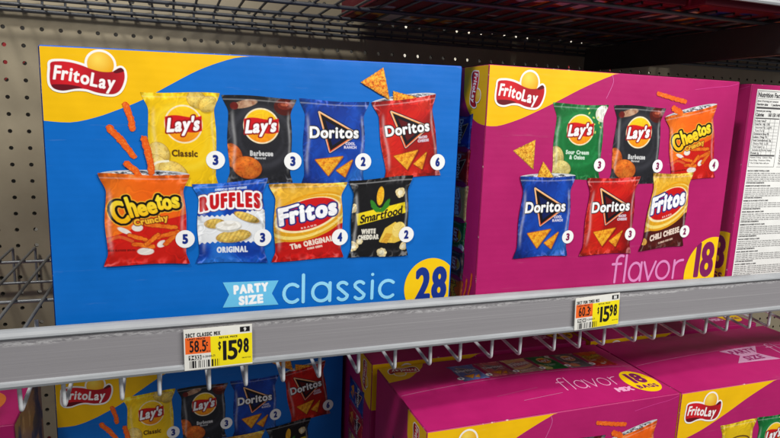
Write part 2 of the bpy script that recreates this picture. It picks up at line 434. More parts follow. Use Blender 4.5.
def art_doritos(kind):
    dark, mid, lite = {'ranch': ((14, 50, 140), (26, 92, 200), (60, 150, 236)), 'nacho': ((150, 14, 16), (214, 32, 24), (240, 74, 40))}[kind]
    def f(P, aa, h):
        A = Art(P, mid, aa); x, y = P[:, 0], P[:, 1]
        n = fbm(x * 2.2 + y, y * 1.6, 11 if kind == 'ranch' else 15, 3)
        A.mix(ss(.45, .75, n) * .7, lite); A.mix(ss(.5, .25, n) * .75, dark)
        A.mix(ss(.28, .7, np.hypot(x - .5, (y - .55) * .8)) * .6, dark)
        T = np.array([(.30, .17), (.93, .62), (.47, .90)]); T = np.array([(.28, .17), (.83, .46), (.44, .72)])
        d = poly_sdf(P, T)
        A.fill(d - .030, (20, 16, 26), .75); A.fill(d - .015, (250, 226, 206))
        g = np.clip((y - .3) / .4, 0, 1)[:, None]; A.fill(d - .008, lin((255, 190, 120)) * (1 - g) + lin((240, 96, 30)) * g)
        A.fill(d + .008, (24, 16, 28)); A.fill(d + .055, tuple(int(q * .75) for q in dark), .8)
        A.text('Doritos', .50, .445, .150, (255, 255, 255), outline=((.014, (20, 16, 26)),), width=.70, bold=.008, rot=-1, gap=.010)
        for i, w in enumerate(('COOL', 'RANCH') if kind == 'ranch' else ('NACHO', 'CHEESE')):
            A.text(w, .73, .60 + i * .052, .034, (230, 226, 240), width=.18 if i else .14, bold=.003)
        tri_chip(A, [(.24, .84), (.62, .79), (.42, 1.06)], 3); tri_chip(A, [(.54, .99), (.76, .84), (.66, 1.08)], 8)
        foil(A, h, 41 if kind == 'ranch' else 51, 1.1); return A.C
    return f
def puff(A, pts, w, seed):
    P = A.P; n = fbm(P[:, 0] * 30, P[:, 1] * 30, seed, 3)
    d = line_sdf(P, pts, w) - (n - .5) * w * .8
    A.fill(d - w * .25, (170, 50, 8)); c = chip_col(P, seed, (255, 160, 50), (222, 78, 12), 34); A.fill(d, c)
def art_cheetos():
    def f(P, aa, h):
        A = Art(P, (244, 112, 18), aa); x, y = P[:, 0], P[:, 1]
        A.mix(ss(.0, .5, fbm(x * 2, y * 2, 3) * ss(.7, .1, x)) * .35, (255, 170, 60))
        A.fill((.66 + .36 * (.5 - x) + .02 * np.sin(x * 9)) - y, (214, 34, 22))
        A.mul(.9 + .2 * fbm(x * 4, y * 3, 8))
        A.fill(line_sdf(P, crom([(.08, .88), (.2, .82), (.34, .88)], 5, False), .02), (250, 190, 90), .25)
        # white splashes and corn puffs in the lower half
        for a in ((.26, .74, .08, .03, 30), (.40, .70, .06, .05, 0), (.66, .92, .06, .04, -40), (.48, 1.02, .09, .05, 0)): A.fill(ell(P, *a), (240, 234, 226))
        for i, q in enumerate((((.50, .66), (.82, .70)), ((.70, .92), (.84, .78)), ((.58, .84), (.84, .76)), ((.36, .92), (.56, .96)), ((.32, .80), (.48, .86)), ((.50, .92), (.62, .80)))):
            puff(A, q, .026, 20 + i)
        # lettering: fat yellow with black edge, each letter of its own size and tilt
        L = (('C', .21, .50, .28, .17, -20), ('h', .345, .425, .26, .10, -14), ('e', .455, .415, .20, .11, -12), ('e', .56, .385, .20, .11, -10), ('t', .645, .345, .22, .08, -8), ('o', .73, .335, .19, .11, -8), ('s', .825, .315, .19, .09, -6))
        ds = [text_sdf(P, c, cx, cy + (.02 if c in 'eos' else 0), cap, width=w, bold=.012, rot=r, reach=.16) for c, cx, cy, cap, w, r in L]
        D = np.minimum.reduce(ds)
        A.fill(D - .040, (250, 190, 60)); A.fill(D - .030, (22, 14, 14))
        g = np.clip((y - .25) / .35, 0, 1)[:, None]; A.fill(D, lin((255, 238, 70)) * (1 - g) + lin((255, 196, 10)) * g)
        A.text('Crunchy', .55, .60, .075, (252, 196, 60), outline=((.010, (120, 30, 10)),), width=.38, bold=.006, rot=-11)
        A.text('CHEESE FLAVORED SNACKS', .22, 1.0, .022, (90, 16, 10), width=.30, bold=.002)
        foil(A, h, 61, .9); return A.C
    return f
def art_ruffles():
    def f(P, aa, h):
        A = Art(P, (20, 84, 190), aa); x, y = P[:, 0], P[:, 1]
        A.mix(ss(.4, .7, fbm(x * 3, y * 3, 12)) * .5, (60, 150, 235)); A.mix(ss(.5, .3, fbm(x * 3, y * 3, 12)) * .5, (10, 50, 140))
        z = .012 * np.sin(x * 95)
        A.fill(np.maximum(.46 + z + .03 * np.sin(x * 5) - y, y - (.90 + z - .02 * np.sin(x * 4))), (240, 242, 244))
        A.mix(ss(.46, .60, y) * ss(.72, .55, y) * .12, (150, 180, 210))
        for i, a in enumerate(((.28, .60, .13, .07, 0), (.70, .53, .17, .055, 25), (.52, .80, .22, .09, -6))):
            chip(A, a, 5 + i, (244, 218, 124), (210, 166, 66), ridges=120)
        A.fill(ell(P, .46, .655, .17, .085), (206, 204, 196)); A.fill(ell(P, .46, .635, .165, .07), (246, 244, 238)); A.fill(ell(P, .47, .62, .09, .03), (228, 224, 214)); A.fill(ell(P, .48, .60, .05, .016), (250, 248, 244))
        A.text('AMERICAS MOST INTENSE', .5, .10, .026, (220, 232, 250), width=.42, bold=.003)
        A.text('RUFFLES', .49, .31, .19, (206, 26, 34), outline=((.034, (120, 16, 60)), (.026, (255, 255, 255)),), width=.80, bold=.017, arch=.045, gap=.016)
        A.text('ORIGINAL', .50, 1.0, .080, (240, 244, 250), width=.40, bold=.006)
        foil(A, h, 71, .85); return A.C
    return f
def art_fritos(kind):
    low = (206, 26, 22) if kind == 'original' else (92, 26, 18)
    def f(P, aa, h):
        A = Art(P, (238, 186, 60), aa); x, y = P[:, 0], P[:, 1]
        A.mix(ss(.5, .75, fbm(x * 3 + y, y * 5 - x * 2, 6)) * .6, (255, 224, 130)); A.mix(ss(.14, .0, y) * ss(1., .2, x) * .6, (130, 86, 24))
        A.fill((.92 - .26 * x + .03 * np.sin(x * 5)) - y, low)
        A.fill(ell(P, .50, .52, .56, .34, -24), (232, 170, 30)); A.fill(ell(P, .50, .52, .53, .30, -24), (252, 226, 130)); A.fill(ell(P, .49, .50, .50, .28, -22), (236, 178, 40))
        A.fill(ell(P, .49, .49, .44, .245, -20), (255, 240, 190)); A.fill(ell(P, .49, .48, .41, .225, -20), (210, 26, 26))
        A.fill(np.maximum((1.0 - .24 * x) - y, x - 2), low)
        d = text_sdf(P, 'Fritos', .49, .44, .24, width=.76, bold=.019, shear=.12, rot=-11, gap=.004, reach=.16)
        d2 = line_sdf(P, [(.13, .400), (.36, .325)], .020)
        d = np.minimum(d, d2)
        A.fill(d - .022, (34, 46, 130)); A.fill(d, (252, 252, 255))
        A.text('B R A N D', .50, .675, .022, (250, 220, 210), width=.20, bold=.002, rot=-12)
        if kind == 'original':
            A.text('The ORIGINAL', .54, .93, .078, (250, 236, 220), width=.56, bold=.0055, rot=-11)
            A.text('CORN CHIPS', .58, 1.01, .026, (250, 226, 210), width=.20, bold=.004, rot=-10)
        else:
            A.text('CHILI CHEESE', .52, .97, .085, (250, 230, 214), width=.62, bold=.006, rot=-10)
            A.text('FLAVORED CORN CHIPS', .56, 1.09, .024, (240, 210, 190), width=.30, bold=.003, rot=-10)
            A.fill(ell(P, .1, 1.06, .07, .05, 30), chip_col(P, 2))
        foil(A, h, 81, .9); return A.C
    return f
def blob(A, cx, cy, r, seed, a=(250, 240, 200), b=(226, 196, 130)):
    rs = np.random.RandomState(seed)
    for k in range(7):
        t = k / 7 * 6.28; A.fill(ell(A.P, cx + r * .55 * math.cos(t), cy + r * .55 * math.sin(t), r * (.35 + .2 * rs.rand())), chip_col(A.P, seed + k, a, b, 30))
    A.fill(ell(A.P, cx, cy, r * .5), (252, 244, 214))
def art_popcorn():
    def f(P, aa, h):
        A = Art(P, (30, 29, 32), aa); x, y = P[:, 0], P[:, 1]
        A.mul(.8 + .5 * fbm(x * 3, y * 3, 3))
        A.fill(poly_sdf(P, [(.13, .52), (.88, .385), (.90, .545), (.16, .70)]), (250, 226, 40))
        d = A.text('Smartfood', .52, .555, .115, (40, 30, 24), width=.66, bold=.006, shear=.25, rot=-10, gap=.0)
        for q in ((.40, .42, .11, .035, 60), (.58, .42, .11, .035, -60), (.44, .46, .10, .03, 30), (.55, .46, .10, .03, -30)): A.fill(ell(P, *q), (60, 140, 46))
        A.fill(ell(P, .49, .27, .055, .14, 4), chip_col(P, 4, (255, 220, 60), (236, 150, 20), 50))
        for i, q in enumerate(((.80, .24, .075), (.07, .43, .07), (.10, 1.02, .08), (.55, 1.14, .08), (.88, 1.06, .06), (.20, .95, .05))): blob(A, *q, 30 + i)
        A.text('WHITE', .33, .80, .065, (244, 240, 226), width=.22, bold=.0055); A.text('CHEDDAR', .33, .89, .065, (244, 240, 226), width=.32, bold=.0055)
        A.fill(poly_sdf(P, [(.52, .96), (.60, .78), (.74, .70), (.83, .80), (.86, .94), (.74, .98)]) - .02, (246, 210, 90))
        A.fill(ell(P, .80, .80, .10, .12, 20), (252, 226, 130)); A.fill(poly_sdf(P, [(.52, .98), (.60, .84), (.70, .86), (.62, 1.0)]), (228, 176, 60))
        foil(A, h, 91, 1.3); return A.C
    return f
def art_pretzel():
    def f(P, aa, h):
        A = Art(P, (232, 196, 20), aa); x, y = P[:, 0], P[:, 1]
        A.mul(.9 + .2 * fbm(x * 3, y * 3, 2))
        d = poly_sdf(P, crom([(.18, .42), (.5, .30), (.84, .36), (.86, .60), (.84, .86), (.5, .94), (.18, .88), (.15, .62)], 5))
        A.fill(np.abs(d) - .016, (120, 84, 20)); A.fill(np.abs(d + .05) - .006, (120, 84, 20))
        A.text('ROLD', .50, .52, .19, (60, 44, 30), width=.52, bold=.013); A.text('GOLD', .50, .78, .19, (60, 44, 30), width=.52, bold=.013)
        foil(A, h, 97, .9); return A.C
    return f
ARTS = {'classic': art_lays('classic'), 'bbq': art_lays('bbq'), 'onion': art_lays('onion'), 'ranch': art_doritos('ranch'), 'nacho': art_doritos('nacho'),
        'cheese_curl': art_cheetos(), 'ridged': art_ruffles(), 'corn': art_fritos('original'), 'chili': art_fritos('chili'), 'popcorn': art_popcorn(), 'pretzel': art_pretzel()}
BAG_LABEL = {'classic': 'yellow potato chip bag', 'bbq': 'black barbecue chip bag', 'onion': 'green sour cream and onion chip bag', 'ranch': 'blue tortilla chip bag',
             'nacho': 'red tortilla chip bag', 'cheese_curl': 'orange and red cheese curl bag', 'ridged': 'blue and white ridged chip bag', 'corn': 'gold and red corn chip bag',
             'chili': 'gold and brown corn chip bag', 'popcorn': 'black popcorn bag', 'pretzel': 'yellow pretzel bag'}
_artcache = {}
NX, NY = 170, 200
def inset(t): return .070 * ss(0, .20, t) * (1 - .55 * ss(.86, 1.0, t)) + .012 * np.sin(t * 9)
def bag_base(kind, nx, ny, h=1.2):
    key = (kind, nx, ny)
    if key not in _artcache:
        s, t = np.meshgrid(np.linspace(0, 1, nx), np.linspace(0, 1, ny)); s = s.ravel(); t = t.ravel()
        il = inset(t); ir = inset(t) * .95 + .004 * np.sin(t * 14)
        x = il + s * (1 - il - ir); P = np.stack([x, t * h], 1)
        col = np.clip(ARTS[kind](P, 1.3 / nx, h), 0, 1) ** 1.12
        ty = t + .010 * np.sin(s * 5 + len(kind)) * np.where(t < .5, 1, -1) * (np.abs(t - .5) * 2) ** 6
        _artcache[key] = (x, ty, col)
    return _artcache[key]
def grid_faces(nx, ny):
    i = np.arange(nx * ny).reshape(ny, nx)
    return np.stack([i[:-1, :-1], i[1:, :-1], i[1:, 1:], i[:-1, 1:]], -1).reshape(-1, 4)

class Frame:
    """a panel: u right, v down (both mm), h outward (mm)"""
    def __init__(s, o, ex, ey, W, H, bulge=1.2, tent=0.):
        s.o = np.array(o, float); s.ex = np.array(ex, float); s.ey = np.array(ey, float); s.en = np.cross(s.ex, -s.ey)
        s.W, s.H, s.b, s.tent = W, H, bulge, tent
        s.seed = int(W * 7 + H)
    def at(s, u, v, h=0.):
        u = np.asarray(u, float); v = np.asarray(v, float)
        a = np.clip(u / s.W, 0, 1); c = np.clip(v / s.H, 0, 1); e = np.sin(PI * a) ** .7 * np.sin(PI * c) ** .7
        b = s.b * e * (.75 + .8 * (vn(u / 60, v / 60, s.seed) - .5)) + s.tent * np.sin(PI * a) ** .8 * (1 - np.abs(2 * c - 1))
        return s.o + (u[..., None] * s.ex + v[..., None] * s.ey + (b + h)[..., None] * s.en) * .001

def sprite_grid(name, parent, fr, h, box, res, sdf, colf, mat='ink', label=None):
    """a shape given by its signed distance, cut out of a fine grid with its rim moved onto the outline"""
    u0, v0, u1, v1 = box; nx = max(4, int((u1 - u0) / res) + 1); ny = max(4, int((v1 - v0) / res) + 1)
    U, V = np.meshgrid(np.linspace(u0, u1, nx), np.linspace(v0, v1, ny)); P = np.stack([U.ravel(), V.ravel()], 1)
    d = sdf(P); D = d.reshape(ny, nx)
    gy, gx = np.gradient(D, (v1 - v0) / (ny - 1), (u1 - u0) / (nx - 1)); g = np.stack([gx.ravel(), gy.ravel()], 1)
    g /= np.maximum(np.hypot(g[:, 0], g[:, 1]), .3)[:, None]
    keep = d < .55 * res; F = grid_faces(nx, ny); F = F[keep[F].all(1)]
    mv = np.abs(d) < .75 * res
    col = colf(P)
    P = P - np.where(mv, d, 0)[:, None] * g
    used = np.unique(F); idx = np.full(len(P), -1); idx[used] = np.arange(len(used))
    me = np_mesh(name, fr.at(P[used, 0], P[used, 1], h), idx[F], M[mat], col[used])
    o = link(name, me, parent)
    if label: o['label'] = label
    return o
def bag(parent, fr, kind, quad, h=.55, nx=NX, ny=NY, count=None, cpos=None, cr=9.2, ccol=(20, 44, 130), label=None):
    x, t, col = bag_base(kind, nx, ny)
    q = np.array(quad, float)
    uv = (q[0] * ((1 - x) * (1 - t))[:, None] + q[1] * (x * (1 - t))[:, None] + q[2] * (x * t)[:, None] + q[3] * ((1 - x) * t)[:, None])
    me = np_mesh('printed_bag', fr.at(uv[:, 0], uv[:, 1], h), grid_faces(nx, ny), M['ink'], col)
    o = link('printed_bag', me, parent); o['label'] = label or BAG_LABEL[kind]
    if count:
        cx, cy = cpos
        def sd(P): return ell(P, cx, cy, cr)
        def cf(P):
            A = Art(P, (246, 246, 244), .35)
            A.fill(-(ell(P, cx, cy, cr * .97)), (190, 200, 214), .5)
            A.text(count, cx, cy, cr * .95, ccol, width=cr * .62, bold=cr * .085); return A.C
        d = sprite_grid('count_disc', o, fr, h + .25, (cx - cr - .5, cy - cr - .5, cx + cr + .5, cy + cr + .5), .34, sd, cf)
        d.parent = o
    return o
# maker's emblem: red waving ribbon over a yellow sun
RIB = crom([(.055, .20), (.17, .178), (.30, .185), (.43, .215), (.56, .262), (.69, .290), (.82, .282), (.925, .225), (.975, .262), (.985, .36), (.955, .47), (.905, .555), (.83, .60), (.72, .603), (.60, .585), (.475, .548), (.33, .548), (.19, .580), (.085, .560), (.035, .50), (.028, .40), (.04, .29)], 4)
def emblem(parent, fr, u, v, w, h=.3, res=.33, rot=0, hh=1.0, quad=None):
    """u,v = top-left of its frame, w its width; rot turns it a quarter (reading downwards)"""
    hl = .62
    def loc(P):
        if rot == 0: return np.stack([(P[:, 0] - u) / w, (P[:, 1] - v) / (w * hh)], 1)
        if rot == 1: return np.stack([(P[:, 1] - v) / w, (u + w * hl - P[:, 0]) / w], 1)
        if rot == 2: return np.stack([(u + w - P[:, 0]) / w, (v + w * hl - P[:, 1]) / w], 1)
    def sh(Q): return np.minimum(poly_sdf(Q, RIB), ell(Q, .675, .195, .175))
    def sd(P): return (sh(loc(P)) - .028) * w
    def cf(P):
        Q = loc(P); A = Art(Q, (250, 248, 244), res / w * 1.2)
        g = np.clip(np.hypot(Q[:, 0] - .64, Q[:, 1] - .12) / .22, 0, 1)[:, None]
        A.fill(ell(Q, .675, .195, .172), lin((255, 222, 90)) * (1 - g) + lin((240, 172, 16)) * g)
        A.fill(poly_sdf(Q, [(.84, .28), (.90, .235), (.97, .25), (.96, .29), (.86, .32)]), (110, 10, 24))
        d = poly_sdf(Q, RIB)
        gg = np.clip(.5 + .5 * np.sin(Q[:, 0] * 7.2 + 2.6), 0, 1)[:, None]
        A.fill(d + .004, lin((214, 26, 38)) * (1 - gg) + lin((168, 16, 34)) * gg)
        A.fill(poly_sdf(Q, crom([(.05, .505), (.15, .492), (.30, .495), (.43, .525), (.33, .548), (.19, .578), (.085, .558)], 4)), (104, 8, 24))
        A.fill(np.maximum(d, poly_sdf(Q, crom([(.86, .24), (.93, .215), (.99, .26), (.90, .30), (.84, .298)], 3))), (96, 8, 22))
        # lettering follows the wave of the ribbon
        Q2 = Q.copy(); Q2[:, 1] -= .034 * np.sin((Q[:, 0] - .47) * 5.2)
        t = text_sdf(Q2, 'FritoLay', .470, .385, .178, width=.77, bold=.0075, shear=.12, rot=3, gap=.012, reach=.1)
        A.fill(t, (252, 250, 248)); return A.C
    if rot in (0, 2): box = (u - w * .03, v - w * .03, u + w * 1.03, v + w * hl * hh + w * .03)
    else: box = (u - w * .03, v - w * .03, u + w * hl + w * .03, v + w * 1.03)
    return sprite_grid('brand_emblem', parent, fr, h, box, res, sd, cf)
def stick(parent, fr, a, b, w, seed, h=.85):
    a = np.array(a, float); b = np.array(b, float); mid = (a + b) / 2 + np.array([1.2, .4])
    pts = crom([a, mid, b], 5, False)
    def sd(P): return line_sdf(P, pts, w) - (fbm(P[:, 0] * .42, P[:, 1] * .42, seed, 2) - .5) * w * .55
    def cf(P):
        d = sd(P); n = fbm(P[:, 0] * .8, P[:, 1] * .8, seed, 3); A = Art(P, (236, 96, 20), .3)
        A.mix(ss(.45, .8, n) * .6, (255, 150, 60)); A.mix(ss(-w * .5, 0, d) * .45, (176, 50, 12)); return A.C
    bx = (min(a[0], b[0]) - w * 2, min(a[1], b[1]) - w * 2, max(a[0], b[0]) + w * 2, max(a[1], b[1]) + w * 2)
    return sprite_grid('printed_cheese_curl', parent, fr, h, bx, .35, sd, cf)
def tri(parent, fr, pts, seed, h=.4, col=((255, 190, 60), (222, 104, 12))):
    p = np.array(pts, float)
    def sd(P): return poly_sdf(P, p) - .6 - .5 * (vn(P[:, 0] * .5, P[:, 1] * .5, seed) - .5)
    def cf(P):
        n = fbm(P[:, 0] * .55, P[:, 1] * .55, seed, 3)[:, None]; n = np.clip((n - .5) * 2.0 + .5, 0, 1); c = lin(col[0]) * n + lin(col[1]) * (1 - n); c = c * (1 - .4 * ss(.62, .75, vn(P[:, 0] * .9, P[:, 1] * .9, seed + 4))[:, None]) * (1.06 - .012 * (P[:, 1] - p[:, 1].mean()))[:, None]
        e = ss(-1.6, 0, sd(P))[:, None]; return np.clip(c * (1 - .35 * e), 0, 1)
    return sprite_grid('printed_tortilla_chip', parent, fr, h, (p[:, 0].min() - 2, p[:, 1].min() - 2, p[:, 0].max() + 2, p[:, 1].max() + 2), .35, sd, cf)
def opening(parent, fr, a, b, rise, h=.5):
    """silvery mouth of an open bag"""
    a = np.array(a, float); b = np.array(b, float); c = (a + b) / 2; L = np.hypot(*(b - a)) / 2; ang = math.degrees(math.atan2(b[1] - a[1], b[0] - a[0]))
    def sd(P): return ell(P, c[0], c[1], L, rise, ang)
    def cf(P):
        n = fbm(P[:, 0] * .35, P[:, 1] * .9, 3, 3); A = Art(P, (120, 120, 126), .3); A.mix(ss(.45, .7, n), (226, 228, 232)); A.mix(ss(.45, .25, n), (40, 40, 46))
        A.mix(ss(-rise * .35, -.1, sd(P)), (200, 202, 206)); return A.C
    return sprite_grid('bag_mouth', parent, fr, h, (a[0] - 1, min(a[1], b[1]) - rise - 1, b[0] + 1, max(a[1], b[1]) + rise + 1), .35, sd, cf)
def arc(cx, cy, rx, ry, a0, a1, n=14):
    t = np.radians(np.linspace(a0, a1, n)); return np.stack([cx + rx * np.cos(t), cy + ry * np.sin(t)], 1)
def mono(word, spans, base, xh, asc):
    """thin round lettering as strokes; spans = (left, right) of each letter"""
    S = []; m = base - xh / 2; r = xh / 2
    for ch, (a, b) in zip(word, spans):
        c = (a + b) / 2; w = (b - a) / 2
        if ch == 'c': S.append(arc(c + w * .1, m, w * 1.05, r, 48, 312))
        elif ch == 'l': S.append(np.array([(c, base - asc), (c, base)]))
        elif ch == 'i': S.append(np.array([(c, base - xh), (c, base)])); S.append(np.array([(c, base - asc * .93), (c, base - asc * .93 + .01)]))
        elif ch == 'a' or ch == 'o': S.append(arc(c, m, w, r, 0, 360, 26));
        if ch == 'a': S.append(np.array([(b, base - xh), (b, base)]))
        elif ch == 's': S.append(np.concatenate([arc(c, m - r / 2, w * .92, r / 2, -35, -180, 8)[:-1], crom([(c - w * .92, m - r * .5), (c, m), (c + w * .92, m + r * .5)], 5, False)[1:-1], arc(c, m + r / 2, w * .92, r / 2, 0, 145, 8)]))
        elif ch == 'f': S.append(np.concatenate([arc(b - w * .3, base - asc + w * .9, w * .9, w * .9, -60, -180, 8), np.array([(b - w * 1.2, base)])])); S.append(np.array([(a, base - xh), (b - w * .2, base - xh)]))
        elif ch == 'v': S.append(np.array([(a, base - xh), (c, base), (b, base - xh)]))
        elif ch == 'r': S.append(np.array([(a, base - xh), (a, base)])); S.append(arc(b, base - xh + w * 1.5, (b - a), w * 1.5, -180, -85, 8))
    return S
def strokes(parent, name, fr, S, hw, rgb, h=.3, res=.35, warp=None):
    al = np.concatenate(S); box = (al[:, 0].min() - hw - 1, al[:, 1].min() - hw - 1, al[:, 0].max() + hw + 1, al[:, 1].max() + hw + 1)
    def sd(P):
        Q = P if warp is None else warp(P)
        return np.minimum.reduce([line_sdf(Q, s, hw) for s in S])
    return sprite_grid(name, parent, fr, h, box, res, sd, lambda P: np.tile(lin(rgb), (len(P), 1)))

def pack_disc(parent, fr, c, rx, ry, num, ncol, word=None, box=None, numc=None, cap=38, nw=40, h=.3, wc=None, ww=44, wcap=9, clip=1e9, bold=2.2):
    def sd(P): return np.maximum(ell(P, *c, rx, ry), P[:, 0] - clip)
    def cf(P):
        A = Art(P, (250, 204, 6), .35); A.text(num, *numc, cap, ncol, width=nw, bold=bold, gap=1.0)
        if word: A.text(word, *wc, wcap, ncol, width=ww, bold=.75, gap=.8)
        return A.C
    return sprite_grid('pack_count_disc', parent, fr, h, (c[0] - rx - 1, c[1] - ry - 1, min(c[0] + rx + 1, clip + .2), min(c[1] + ry + 1, fr.H - 2)), .38, sd, cf)

# ------------------------------------------------------------------ carton bodies
def bev_box(W, D, H, dzl=0, dzr=0, r=.0016, mats=None):
    bm = bmesh.new()
    z = {-1: H + dzl, 1: H + dzr}; V = {}
    for sx in (-1, 1):
        for sy in (-1, 1):
            for k in (0, 1): V[sx, sy, k] = bm.verts.new((sx * W / 2, sy * D / 2, z[sx] if k else 0))
    for f in (((-1, -1, 0), (1, -1, 0), (1, -1, 1), (-1, -1, 1)), ((1, 1, 0), (-1, 1, 0), (-1, 1, 1), (1, 1, 1)), ((-1, 1, 0), (-1, -1, 0), (-1, -1, 1), (-1, 1, 1)),
              ((1, -1, 0), (1, 1, 0), (1, 1, 1), (1, -1, 1)), ((-1, -1, 1), (1, -1, 1), (1, 1, 1), (-1, 1, 1)), ((-1, 1, 0), (1, 1, 0), (1, -1, 0), (-1, -1, 0))):
        bm.faces.new([V[k] for k in f])
    bmesh.ops.bevel(bm, geom=list(bm.edges), offset=r, segments=3, profile=.5, affect='EDGES')
    return bm
def panel(name, parent, fr, swoosh=None, top=None, m0='blue', m1='yellow', mg=.8, h=.35, nv=28, nu=60):
    """sheet over one face; below the curve v=swoosh(u) it takes m0, above it m1. top(u) = its upper edge"""
    us = np.linspace(mg, fr.W - mg, nu); top = top or (lambda u: mg + 0 * u)
    rows = []; mi = []
    s = np.clip(swoosh(us), top(us) + .001, fr.H - mg) if swoosh else None
    k1 = 8 if swoosh else 0
    for k in range(k1): rows.append(top(us) + (s - top(us)) * k / k1)
    st = s if swoosh else top(us)
    for k in range(nv + 1): rows.append(st + (fr.H - mg - st) * k / nv)
    V = np.concatenate([fr.at(us, r, np.full(len(us), h)) for r in rows])
    F = grid_faces(nu, len(rows)); midx = np.repeat([1 if k < k1 else 0 for k in range(len(rows) - 1)], nu - 1)
    return link(name, np_mesh(name, V, F, [M[m0], M[m1]], midx=midx, smooth=True), parent)
def curve(pts):
    p = np.array(pts, float); p = p[np.argsort(p[:, 0])]; q = crom(p, 8, False)
    return lambda u: np.interp(u, q[:, 0], q[:, 1])

def flag(parent, fr, pts, h=.3, rgb=(110, 200, 240), rot=0, cap=9.5, words=((.5, .28), (.5, .72)), tc=(255, 255, 255)):
    p = np.array(pts, float); c = (p[0] + p[3]) / 2; u0, v0 = p.min(0); u1, v1 = p.max(0); W = u1 - u0; H = v1 - v0
    def cf(P):
        A = Art(P, rgb, .35)
        A.text('PARTY', u0 + W * .50, v0 + H * .29, cap, tc, width=W * .62, bold=.8, rot=-2); A.text('SIZE', u0 + W * .50, v0 + H * .73, cap, tc, width=W * .44, bold=.8, rot=-2)
        return A.C
    return sprite_grid('size_flag', parent, fr, h, (u0 - 1, v0 - 1, u1 + 1, v1 + 1), .4, lambda P: poly_sdf(P, p), cf)

# ---- blue carton, 421 x 281 mm face
def blue_carton(H=.2792, D=.150, dzl=-.005, dzr=.0012):
    W = .4215
    root = empty('snack_carton')
    link('carton_body', bm_mesh('carton_body', bev_box(W, D, H, dzl, dzr), M['blue_edge'], True), root)
    fr = Frame((-W / 2, -D / 2, H), (1, 0, 0), (0, 0, -1), W * 1000, H * 1000, 2.6)
    topv = lambda u: 5.0 + 1.3 - 6.2 * (u / 421) + 2.5 * np.clip((u - 416) / 5, 0, 1) ** 2
    sw = curve([(-2, 72.3), (19.5, 73.6), (33, 71.5), (47.4, 67.0), (56.5, 63.4), (83.1, 51.5), (107.4, 36.9), (138.4, 19.0), (169.9, 6.4), (190, 2.6), (205, -6), (430, -30)])
    panel('front_panel', root, fr, sw, topv, 'blue', 'yellow')
    fs = Frame((-W / 2, D / 2, H + dzl), (0, -1, 0), (0, 0, -1), D * 1000, (H + dzl) * 1000, 1.0)
    panel('side_panel', root, fs, None, None, 'blue', nv=6, nu=8)
    f2 = Frame((W / 2, -D / 2, H), (0, 1, 0), (0, 0, -1), D * 1000, H * 1000, 1.0)
    panel('side_panel', root, f2, None, None, 'blue', nv=6, nu=8)
    emblem(root, fr, 5.6, 6.6, 66.2, h=.7)
    B = lambda *a, **k: bag(root, fr, *a, **k)
    B('classic', [(83.7, 42.4), (156.6, 41.3), (157.5, 134), (86.1, 132)], h=.65, count='3', cpos=(151.8, 107.0))
    B('bbq', [(158.3, 42.3), (233.3, 43.0), (232.8, 131), (160.0, 130)], h=.70, count='3', cpos=(230.0, 107.6))
    B('ranch', [(236.2, 43.1), (312.5, 43.5), (313.6, 133), (236.0, 133)], h=.65, count='2', cpos=(307.3, 107.4))
    opening(root, fr, (316.5, 43.6), (389.0, 31.6), 4.2, h=.62)
    tri(root, fr, [(339.6, 30.8), (366.3, 36.0), (341, 47)], 4, h=.9)
    B('nacho', [(314.8, 44.1), (390.1, 31.8), (403.5, 121.5), (329.5, 128.5)], h=1.2, count='6', cpos=(396.2, 107.2))
    tri(root, fr, [(326.7, 6.8), (302.9, 22.9), (334.8, 39.0)], 7, h=1.5)
    stick(root, fr, (70.4, 55.5), (75.6, 77.5), 2.9, 3); stick(root, fr, (55.5, 77.5), (75.5, 103.5), 3.2, 8)
    opening(root, fr, (45.5, 121.2), (125.5, 121.8), 4.4, h=1.3)
    stick(root, fr, (85.5, 87.0), (91.5, 119.5), 3.1, 5, h=1.8); stick(root, fr, (69.7, 111.0), (80.5, 123.0), 3.0, 11, h=1.8)
    B('ridged', [(128.8, 131.6), (203.9, 125.9), (206.9, 214.6), (128.4, 213.0)], h=1.3, count='3', cpos=(198.4, 188.0))
    B('corn', [(204.8, 132.2), (290.0, 129.2), (290.6, 213.8), (205.0, 214.8)], h=1.55, count='4', cpos=(282.6, 190.6))
    B('popcorn', [(291.8, 127.7), (366.6, 122.7), (367.0, 214.2), (289.6, 215.0)], h=1.85, count='2', cpos=(361.0, 190.2))
    B('cheese_curl', [(43.7, 121.0), (126.7, 121.8), (128.6, 212.6), (42.6, 211.0)], h=2.1, count='5', cpos=(121.2, 186.7))
    flag(root, fr, [(157.6, 235.0), (215.8, 236.3), (208.7, 250.4), (215.9, 263.6), (157.3, 262.6), (163.9, 248.8)], h=.7, cap=8.6)
    S = mono('classic', [(221.3, 238.5), (242.8, 243.2), (253.5, 273.0), (281.2, 293.8), (301.0, 313.6), (322.3, 322.8), (331.0, 350.0)], 263.2, 20.5, 30.5)
    strokes(root, 'flavour_lettering', fr, S, 1.85, (150, 220, 250), h=.7, warp=lambda P: np.stack([P[:, 0], P[:, 1] - 1.2 * (P[:, 0] - 285) / 65], 1))
    pack_disc(root, fr, (395.5, 255), 33.5, 35, '28', (18, 50, 140), numc=(396, 251.5), cap=37, nw=41, h=.7, clip=419.4, word='BAGS', wc=(394, 277.5))
    return root, W, D, H

